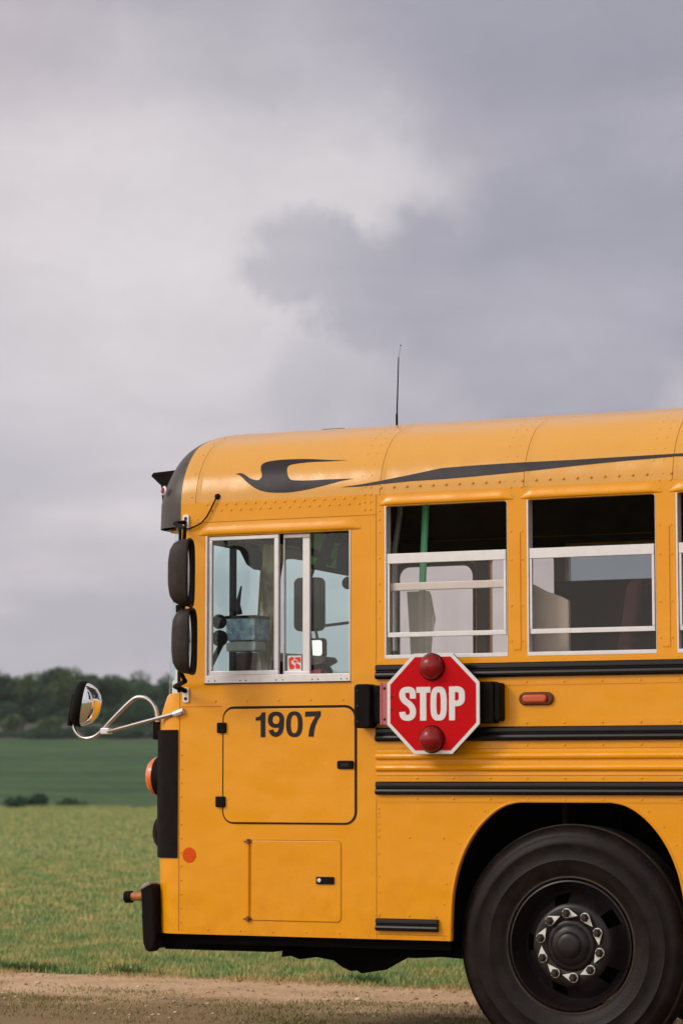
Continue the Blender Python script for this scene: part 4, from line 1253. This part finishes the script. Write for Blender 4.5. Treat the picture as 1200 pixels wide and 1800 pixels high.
wheel(WC[0], WC[1] - .014, W - .018, True, False)
wheel(WR[0], WR[1] - .014, .018); wheel(WR[0], WR[1] - .014, W - .018, True, False)

# --- antenna and hatch on the roof
a = (0.005, 3.011); b = (0.015, 3.344)
m = MB(); zr = float(np.interp(.62, [p[0] for p in HALF], [p[1] for p in HALF]))
m.tube([(a[0], .62, zr - .01), (a[0], .62, zr + .055), (a[0] + .001, .62, zr + .056), (b[0], .62, b[1])], [.006, .006, .004, .0028], 8)
an = bx(m.build('antenna', MATTE, smooth=True))
e = (0.027, 3.402)
m = MB(); m.tube([(b[0], .62, b[1]), (e[0], .62, e[1])], .0008, 5); m.dome(e[0], .62, e[1], .0035, .004, d=(0, -1, 0), n=8); m.dome(e[0], .62, e[1], .0035, .004, d=(0, 1, 0), n=8)
sub(m.build('whip_tip', MATTE), an)
m = MB(); hx = (-0.507, 3.093)[0]; m.prism(rrect(hx - .09, hx + .05, 3.03, 3.065, .01, 3), 1.0, 1.4); bx(m.build('roof_vent', MATTE, bevel=.006))

# ------------------------------------------------------------------ ground
def G(u, Z, z): p = CAMP + RIGHT * u + HEAD * Z; return (p.x, p.y, z)
def ground_mat(name, cA, cB, cC, s1=.15, s2=1.2, s3=14, bump=.05, rough=.9, stretch=(1, 1, 1)):
    m = bpy.data.materials.new(name); m.use_nodes = True
    nt = m.node_tree; N, L = nt.nodes, nt.links; b = N['Principled BSDF']
    b.inputs['Roughness'].default_value = rough; b.inputs['Specular IOR Level'].default_value = .15
    tc = N.new('ShaderNodeTexCoord'); mp = N.new('ShaderNodeMapping'); mp.inputs['Scale'].default_value = stretch
    mp.inputs['Rotation'].default_value = (0, 0, -TH)
    L.new(tc.outputs['Object'], mp.inputs[0])
    def ns(sc, d=8, r=.6):
        t = N.new('ShaderNodeTexNoise'); t.inputs['Scale'].default_value = sc; t.inputs['Detail'].default_value = d; t.inputs['Roughness'].default_value = r
        L.new(mp.outputs[0], t.inputs['Vector']); return t.outputs['Fac']
    def mr(v, a, c):
        r = N.new('ShaderNodeMapRange'); r.inputs[1].default_value = a; r.inputs[2].default_value = c; L.new(v, r.inputs[0]); return r.outputs[0]
    def mx(f, a, c):
        n = N.new('ShaderNodeMix'); n.data_type = 'RGBA'; L.new(f, n.inputs[0])
        for i, v in ((6, a), (7, c)):
            if isinstance(v, tuple): n.inputs[i].default_value = (*v, 1)
            else: L.new(v, n.inputs[i])
        return n.outputs[2]
    c = mx(mr(ns(s1), .35, .65), cA, cB)
    c = mx(mr(ns(s2), .45, .75), c, cC)
    n3 = ns(s3, 6, .7)
    c2 = mx(mr(n3, .42, .80), c, tuple(v * .42 for v in cA))
    L.new(c2, b.inputs['Base Color'])
    bp = N.new('ShaderNodeBump'); bp.inputs['Distance'].default_value = bump; L.new(n3, bp.inputs['Height']); L.new(bp.outputs[0], b.inputs['Normal'])
    return m
GRASSM = ground_mat('meadow_turf', (.10, .22, .078), (.26, .30, .095), (.48, .37, .15), .35, 1.8, 22, .03)
FIELDM = ground_mat('crop_field', (.026, .080, .032), (.060, .130, .048), (.12, .160, .062), .05, .22, 1.4, .15, stretch=(.45, 1, 1))
TRACKM = ground_mat('far_track', (.10, .095, .09), (.12, .11, .105), (.10, .13, .07), .03, .2, 3, .05)
WOODM = ground_mat('woodland_floor', (.03, .05, .02), (.04, .06, .02), (.05, .05, .03))
def soil_and_shade(m):  # brown soil strip, with the shade under the bus put into its colour
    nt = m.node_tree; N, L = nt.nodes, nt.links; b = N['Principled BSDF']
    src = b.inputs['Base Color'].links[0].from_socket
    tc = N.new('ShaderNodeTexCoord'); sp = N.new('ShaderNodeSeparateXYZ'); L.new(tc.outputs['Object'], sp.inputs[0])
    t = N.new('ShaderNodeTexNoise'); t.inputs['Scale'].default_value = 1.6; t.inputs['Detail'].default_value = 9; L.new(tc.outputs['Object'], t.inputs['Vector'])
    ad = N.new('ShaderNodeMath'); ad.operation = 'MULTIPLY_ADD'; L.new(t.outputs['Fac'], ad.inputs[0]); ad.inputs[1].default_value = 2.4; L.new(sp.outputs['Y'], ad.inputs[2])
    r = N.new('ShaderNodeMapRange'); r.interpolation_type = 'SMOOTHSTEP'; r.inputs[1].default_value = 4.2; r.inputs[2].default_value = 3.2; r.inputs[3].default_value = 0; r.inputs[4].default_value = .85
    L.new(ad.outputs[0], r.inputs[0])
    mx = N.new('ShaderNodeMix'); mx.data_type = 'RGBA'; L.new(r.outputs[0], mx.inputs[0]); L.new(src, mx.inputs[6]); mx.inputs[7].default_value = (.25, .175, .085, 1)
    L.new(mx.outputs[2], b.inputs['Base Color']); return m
GRAVM = ground_mat('gravel', (.74, .47, .26), (.84, .58, .37), (.46, .33, .15), .6, 2.4, 26, .035)
soil_and_shade(GRAVM)

def strip(name, Zs, hs, material, u0=-340, u1=340, nu=60, amp=0):
    vs = []; us = [u0 + (u1 - u0) * i / nu for i in range(nu + 1)]
    for Z, h in zip(Zs, hs):
        for u in us: vs.append(G(u, Z, h + amp * math.sin(u * .03 + Z * .01)))
    k = nu + 1
    o = MB().add(vs, [(i*k + j, i*k + j+1, (i+1)*k + j+1, (i+1)*k + j) for i in range(len(Zs)-1) for j in range(nu)]).build(name, material, smooth=True)
    o['kind'] = 'structure'; return o
strip('ground', [-160, -40, 0, 20, 60, 126], [0, 0, 0, 0, 0, 0], GRASSM)
strip('field', [126, 128, 180, 240, 290, 322], [0, -.12, 1.45, 3.25, 4.95, 6.1], FIELDM)
strip('track', [322, 330, 345, 347], [6.1, 7.15, 8.1, 8.5], TRACKM)
strip('woodland_floor', [347, 420, 700], [8.5, 9.0, 11], WOODM)
# gravel track the bus stands on, with a ragged far edge
def edge(x): return 4.13 - .035 * (x + 2.5) + .06 * math.sin(x * 1.7) + .035 * math.sin(x * 5.3 + 1) + .02 * math.sin(x * 13.1)
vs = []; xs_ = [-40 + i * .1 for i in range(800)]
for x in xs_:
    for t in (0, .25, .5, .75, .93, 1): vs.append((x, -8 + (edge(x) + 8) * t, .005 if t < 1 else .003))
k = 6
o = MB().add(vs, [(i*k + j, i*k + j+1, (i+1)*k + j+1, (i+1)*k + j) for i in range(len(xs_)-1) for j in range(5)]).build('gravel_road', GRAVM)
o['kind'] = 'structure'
# loose stones
rng = np.random.default_rng(5)
def scatter_mesh(name, V, F, material):
    me = bpy.data.meshes.new(name)
    me.vertices.add(len(V)); me.vertices.foreach_set('co', V.astype(np.float32).ravel())
    k = F.shape[1]
    me.loops.add(F.size); me.loops.foreach_set('vertex_index', F.astype(np.int32).ravel())
    me.polygons.add(len(F)); me.polygons.foreach_set('loop_start', np.arange(0, F.size, k, dtype=np.int32))
    me.polygons.foreach_set('loop_total', np.full(len(F), k, dtype=np.int32))
    me.update(calc_edges=True); me.validate()
    o = bpy.data.objects.new(name, me); COL.objects.link(o); me.materials.append(material); return o
ns_ = 24000
px = rng.uniform(-10, 5, ns_); py = np.where(rng.uniform(0, 1, ns_) < .6, rng.uniform(.2, 1, ns_) ** .8 * 4.6 - .1, rng.uniform(-5, 1, ns_))
ok = py < np.array([edge(a) for a in px]) + .05; px = px[ok]; py = py[ok]; ns_ = len(px)
r = rng.lognormal(-4.9, .42, ns_)
oct_ = np.array([(1,0,0),(-1,0,0),(0,1,0),(0,-1,0),(0,0,1),(0,0,-.6)], float)
V = oct_[None] * (1 + rng.uniform(-.35, .35, (ns_, 6, 3))) * r[:, None, None] * np.array([1.2, 1.2, .7]) + np.stack([px, py, r * .25 + .004], 1)[:, None]
Fo = np.array([(0,2,4),(2,1,4),(1,3,4),(3,0,4),(2,0,5),(1,2,5),(3,1,5),(0,3,5)])
F = (Fo[None] + (np.arange(ns_) * 6)[:, None, None]).reshape(-1, 3)
def island_mat(name, ca, cb, rough=.9, cc=None, trans=0):
    m = bpy.data.materials.new(name); m.use_nodes = True; nt = m.node_tree; N, L = nt.nodes, nt.links; b = N['Principled BSDF']
    b.inputs['Roughness'].default_value = rough; b.inputs['Specular IOR Level'].default_value = .2
    g = N.new('ShaderNodeNewGeometry'); mx = N.new('ShaderNodeMix'); mx.data_type = 'RGBA'
    mx.inputs[6].default_value = (*ca, 1); mx.inputs[7].default_value = (*cb, 1); L.new(g.outputs['Random Per Island'], mx.inputs[0])
    out = mx.outputs[2]
    if cc:
        tc = N.new('ShaderNodeTexCoord'); t = N.new('ShaderNodeTexNoise'); t.inputs['Scale'].default_value = 2.3; t.inputs['Detail'].default_value = 7; L.new(tc.outputs['Object'], t.inputs['Vector'])
        r_ = N.new('ShaderNodeMapRange'); r_.inputs[1].default_value = .43; r_.inputs[2].default_value = .64; L.new(t.outputs['Fac'], r_.inputs[0])
        m2 = N.new('ShaderNodeMix'); m2.data_type = 'RGBA'; L.new(r_.outputs[0], m2.inputs[0]); L.new(out, m2.inputs[6]); m2.inputs[7].default_value = (*cc, 1); out = m2.outputs[2]
    L.new(out, b.inputs['Base Color'])
    if trans: b.inputs['Subsurface Weight'].default_value = 0
    return m
o = scatter_mesh('loose_gravel', V, F, island_mat('pebble', (.22, .13, .07), (.74, .56, .42)))
tag(o, kind='stuff')

# grass blades: dense near the gravel edge, thinner and larger farther off
def blades(name, n, region, h, w, material):
    X, Y = region(n); n = len(X)
    hh = h * rng.uniform(.5, 1.4, n); a = rng.uniform(0, 2*np.pi, n); ww = w * rng.uniform(.6, 1.4, n)
    lean = rng.uniform(.1, .8, n) * hh; la = rng.uniform(0, 2*np.pi, n)
    b0 = np.stack([X - ww*np.cos(a), Y - ww*np.sin(a), np.zeros(n)], 1); b1 = np.stack([X + ww*np.cos(a), Y + ww*np.sin(a), np.zeros(n)], 1)
    tp = np.stack([X + lean*np.cos(la), Y + lean*np.sin(la), hh], 1)
    mdl = (b0 + b1)[:, :] * .5 + (tp - (b0 + b1) * .5) * .5; mdl[:, 2] *= 1.25
    m0 = mdl + (b0 - b1) * .36; m1 = mdl + (b1 - b0) * .36
    V = np.stack([b0, b1, m1, m0, tp], 1).reshape(-1, 3)
    base = (np.arange(n) * 5)[:, None]
    F = np.concatenate([base + np.array([[0, 1, 2]]), base + np.array([[0, 2, 3]]), base + np.array([[3, 2, 4]])])
    return scatter_mesh(name, V, F, material)
def reg(z0, z1, edge_lo=None, margin=1.6):
    def f_(n):
        Z = np.sqrt(rng.uniform(z0**2, z1**2, n)); U = rng.uniform(-.5, .5, n) * (Z * .25 + margin * 2) - .4
        X = CAMP.x + RIGHT.x * U + HEAD.x * Z; Y = CAMP.y + RIGHT.y * U + HEAD.y * Z
        e = np.array([edge(a) for a in X]) + .1 * np.abs(rng.normal(0, 1, n)) * np.sign(rng.uniform(-1, 1, n)) * .8
        ok = Y > e; return X[ok], Y[ok]
    return f_
GB = island_mat('grass_blade', (.10, .24, .088), (.28, .37, .125), .7, (.54, .42, .17))
tag(blades('grass', 170000, reg(15.0, 24), .040, .0035, GB), kind='stuff')
tag(blades('grass', 150000, reg(24, 44), .045, .006, GB), kind='stuff')
tag(blades('grass', 160000, reg(44, 126, margin=4), .05, .012, GB), kind='stuff')
def margin(n):
    Z = 126 + rng.normal(0, .9, n); U = rng.uniform(-22, 14, n); k = np.sin(U * .9) + np.sin(U * 2.3 + 1) + rng.normal(0, .5, n) > -.4
    Z = Z[k]; U = U[k]; return CAMP.x + RIGHT.x * U + HEAD.x * Z, CAMP.y + RIGHT.y * U + HEAD.y * Z
tag(blades('margin_grass', 26000, margin, .13, .014, island_mat('margin_blade', (.16, .24, .08), (.46, .44, .20), .8)), kind='stuff')
# weeds creeping on the gravel
def patch(n):
    cxs = rng.uniform(-9, 3, 330); cys = 1.0 + 2.3 * rng.beta(1.6, 1.6, 330)
    i = rng.integers(0, 330, n); return cxs[i] + rng.normal(0, .16, n), cys[i] + rng.normal(0, .09, n)
tag(blades('weeds', 34000, patch, .018, .0026, island_mat('weed_blade', (.09, .13, .04), (.34, .27, .11), .8)), kind='stuff')
def tufts(n):
    cx = rng.uniform(-7, 3, 22); i = rng.integers(0, 22, n); X = cx[i] + rng.normal(0, .09, n)
    return X, np.array([edge(a) for a in X]) + .03 + np.abs(rng.normal(0, .05, n))
tag(blades('verge_tufts', 3800, tufts, .06, .004, island_mat('verge_blade', (.035, .085, .022), (.09, .14, .035), .7)), kind='stuff')

def fringe(n):
    X = rng.uniform(-9, 3.5, n); X = X[np.sin(X * 2.1) + np.sin(X * 5.3 + 1) + rng.normal(0, .6, n) > -.5]
    return X, np.array([edge(a) for a in X]) + rng.normal(-.03, .12, len(X))
tag(blades('dry_grass', 16000, fringe, .026, .003, island_mat('dry_blade', (.30, .22, .09), (.58, .44, .22), .8)), kind='stuff')

# ------------------------------------------------------------------ shrubs and trees
def leafmat(name, a, b_): return island_mat(name, a, b_, .85)
LM = [leafmat('foliage_dark', (.022, .062, .036), (.052, .105, .052)), leafmat('foliage_mid', (.034, .080, .040), (.074, .130, .056)), leafmat('foliage_olive', (.056, .095, .038), (.100, .155, .058))]
BARK = mat('bark', (.07, .055, .045), .9, var=.4, vscale=3, bump=.02, bscale=6)
def leaf_cloud(cent, rad, n, size, seed):
    """leaf faces spread through lobes; cent/rad: arrays of lobe centres and radii"""
    g = np.random.default_rng(seed)
    k = len(cent); pw = rad.prod(1) ** .67; pw /= pw.sum(); i = g.choice(k, n, p=pw)
    d = g.normal(0, 1, (n, 3)); d /= np.linalg.norm(d, axis=1)[:, None]
    t = g.uniform(.35, 1.08, n) ** .5
    P = cent[i] + d * rad[i] * t[:, None]
    a = g.normal(0, 1, (n, 3)); a /= np.linalg.norm(a, axis=1)[:, None]
    b_ = np.cross(a, g.normal(0, 1, (n, 3))); b_ /= np.linalg.norm(b_, axis=1)[:, None]
    s = size * g.uniform(.5, 1.4, n)[:, None]
    V = np.stack([P + a*s, P + b_*s*.6, P - a*s, P - b_*s*.6], 1).reshape(-1, 3)
    F = np.arange(n * 4).reshape(-1, 4)
    return V, F
def tree_proto(seed, H, spread):
    g = np.random.default_rng(seed); nl = 34
    h = g.uniform(.10, .88, nl); R_ = spread * np.sin(np.clip(h, .05, .97) * math.pi) ** .6
    a = g.uniform(0, 2*np.pi, nl); rr = R_ * g.uniform(.2, .75, nl)
    cent = np.stack([rr*np.cos(a), rr*np.sin(a), h*H*.93], 1); cent[-1] = (0, 0, H*.86)
    rad = np.stack([g.uniform(.7, 1.35, nl)] * 3, 1) * np.array([1, 1, .85]) * spread / 2.3
    V, F = leaf_cloud(cent, rad, 11000, .17, seed)
    tm = MB(); pts = [(0, 0, -.3), (.05, .02, H*.25), (-.05, .08, H*.5), (.08, 0, H*.8)]
    tm.tube(pts, [.26, .2, .14, .05], 8)
    for i in range(9):
        c = cent[i]; z0 = min(c[2] * .6, H*.6); tm.tube([(0, 0, z0), tuple(c * np.array([.5, .5, 0]) + np.array([0, 0, (z0 + c[2]) / 2 + .2])), tuple(c)], [.09, .06, .02], 5)
    return V, F, tm
protos = []
for q in range(6):
    V, F, tm = tree_proto(40 + q, 9.0, 2.6 + .35 * (q % 3))
    cr = scatter_mesh('crown', V, F, LM[q % 3]); tr = tm.build('trunk', BARK, smooth=True)
    protos.append((cr, tr))
kinds = ['dark green', 'mid green', 'olive green']
rnd = random.Random(11)
# skyline as in the photograph: (u in photo columns, top in photo rows)
sky_line = [(-700,1190),(-300,1180),(-100,1185),(0,1178),(30,1184),(60,1172),(95,1164),(128,1165),(160,1176),(190,1178),(215,1186),(245,1189),(290,1190),(340,1180),(400,1178),(480,1182),(560,1175),(620,1168),(800,1176),(1400,1185)]
def top_at(c): return float(np.interp(c, [a for a, b in sky_line], [b for a, b in sky_line]))
used = set()
def place_tree(c, Z, hgt_top, q, label, lean=0):
    hgt_top += 6
    u = (c - 600) / 4800 * Z; zb = 8.2 + (Z - 346) * .01
    ztop = 1.27 + (1372 - hgt_top) / 4800 * Z; s = (ztop - zb) / 9.0
    root = empty('tree', G(u, Z, zb)); root.rotation_euler = (0, 0, rnd.uniform(0, 6.28)); sx = s * rnd.uniform(1.15, 1.45); root.scale = (sx, sx, s)
    for src in protos[q]:
        if (q, src.name) not in used and src.parent is None: o = src
        else: o = src.copy(); COL.objects.link(o)
        o.parent = root
    tag(root, label, 'tree', 'trees of the wood beyond the field')
    return root
names = []
for c in [2, 34, 66, 100, 130, 160, 192, 224, 258, 290] + [556, 592, 624]:
    names.append((c + rnd.uniform(-6, 6), rnd.uniform(350, 364), 0, rnd.randrange(6)))
ords = ['first', 'second', 'third', 'fourth', 'fifth', 'sixth', 'seventh', 'eighth', 'ninth', 'tenth']
for i, (cc, Z, tp, q) in enumerate(names):
    tp = top_at(cc) + rnd.uniform(-2, 4)
    if i < 10:
        where = 'left of the crossover mirror' if cc < 125 else 'behind the crossover mirror' if cc < 180 else 'between crossover mirror and bus'
        lab = f'{kinds[q % 3]} tree {where}, {ords[i]} from the left edge'
    else: lab = f'{kinds[q % 3]} tree seen through driver window, {ords[i-10]} from left there'
    place_tree(cc, Z, tp, q, lab)
# thicket that fills the wood's edge below the crowns, and the low hedge by the track
def mass(name, u0, u1, Z, zb, h, n, size, seed, matl, dz=5):
    g = np.random.default_rng(seed); k = int((u1 - u0) / 2.0)
    cent = np.stack([np.linspace(u0, u1, k) + g.uniform(-1, 1, k), Z + g.uniform(-dz, dz, k), zb + h * g.uniform(.25, .6, k)], 1)
    rad = np.stack([g.uniform(1.2, 2.4, k), g.uniform(1, 2, k), h * g.uniform(.35, .6, k)], 1)
    V, F = leaf_cloud(cent, rad, n, size, seed)
    P = np.array([[RIGHT.x, RIGHT.y, 0], [HEAD.x, HEAD.y, 0], [0, 0, 1]]); V = V @ P + np.array([CAMP.x, CAMP.y, 0])
    o = scatter_mesh(name, V, F, matl); tag(o, kind='stuff'); return o
mass('wood', -110, -47, 356, 8.2, 7.6, 60000, .26, 8, LM[1], 6)
mass('wood', -21, -5, 356, 8.2, 7.4, 14000, .26, 9, LM[0], 6)
mass('wood', 5, 70, 356, 8.2, 7.4, 40000, .26, 10, LM[0], 6)
mass('undergrowth', -110, 60, 345.5, 7.8, 3.6, 80000, .18, 3, LM[0])
mass('undergrowth', -110, 60, 360, 8.3, 6.6, 90000, .22, 4, LM[0], 6)
mass('hedge', -110, 60, 323.6, 6.1, 1.5, 110000, .11, 5, LM[0], 1.0)
def shrub(c, w_, top, Z, label, seed, lm):
    u = (c - 600) / 4800 * Z; h = 1.27 + (1372 - top) / 4800 * Z
    g = np.random.default_rng(seed); k = 9; ww = w_ / 4800 * Z / 2
    cent = np.stack([g.uniform(-ww, ww, k) * .7, g.uniform(-.4, .4, k), h * g.uniform(.25, .68, k)], 1)
    rad = np.stack([g.uniform(.3, .5, k) * ww, g.uniform(.25, .4, k), h * g.uniform(.28, .4, k)], 1)
    V, F = leaf_cloud(cent, rad, 900, .06, seed)
    root = empty('shrub', G(u, Z, -.02)); root.rotation_euler = (0, 0, TH)
    scatter_mesh('foliage', V, F, lm).parent = root
    m = MB()
    for i in range(6): m.tube([(cent[i][0]*.3, 0, -.05), tuple(cent[i])], [.02, .008], 5)
    m.build('stem', BARK).parent = root
    tag(root, label, 'shrub', 'shrubs along the far edge of the meadow')
shrub(30, 60, 1399, 127, 'low dark shrub at the left edge where meadow meets field', 61, LM[0])
shrub(64, 54, 1390, 127, 'tallest dark shrub on the line between meadow and crop field', 62, LM[0])
shrub(128, 56, 1401, 127, 'small dark shrub on the field edge right of the two others', 63, LM[1])
# bright bush by the track
def bush(c, w_, Z, zb, h, label, seed):
    u = (c - 600) / 4800 * Z; g = np.random.default_rng(seed); k = 8; ww = w_ / 4800 * Z / 2
    cent = np.stack([g.uniform(-ww, ww, k) * .6, g.uniform(-.6, .6, k), h * g.uniform(.3, .65, k)], 1); rad = np.stack([ww * g.uniform(.35, .5, k), g.uniform(.6, .9, k), h * g.uniform(.3, .4, k)], 1)
    V, F = leaf_cloud(cent, rad, 900, .18, seed); root = empty('bush', G(u, Z, zb)); root.rotation_euler = (0, 0, TH)
    scatter_mesh('foliage', V, F, LM[2]).parent = root
    m = MB(); m.tube([(0, 0, -.2), (.1, 0, h*.6)], [.08, .03], 6); m.build('stem', BARK).parent = root
    tag(root, label, 'bush')
bush(28, 56, 330, 7.1, 2.3, 'olive bush beside the far track near the left edge', 71)
bush(95, 60, 334, 7.4, 1.7, 'low olive bush beside the far track left of the crossover mirror', 72)

# ------------------------------------------------------------------ damp air over the fields
m = MB(); m.v = []
c8 = [G(u, Z, z) for u in (-350, 350) for Z in (-170, 710) for z in (-1.5, 24)]
m.add(c8, [(0,1,3,2), (4,6,7,5), (0,4,5,1), (2,3,7,6), (0,2,6,4), (1,5,7,3)])
hm = bpy.data.materials.new('damp_air'); hm.use_nodes = True
nt = hm.node_tree; nt.nodes.clear()
vo = nt.nodes.new('ShaderNodeVolumePrincipled'); vo.inputs['Density'].default_value = .00013; vo.inputs['Color'].default_value = (.92, .95, 1, 1); vo.inputs['Anisotropy'].default_value = 0
mo = nt.nodes.new('ShaderNodeOutputMaterial'); nt.links.new(vo.outputs[0], mo.inputs['Volume'])
hz = m.build('haze', hm); hz['kind'] = 'stuff'
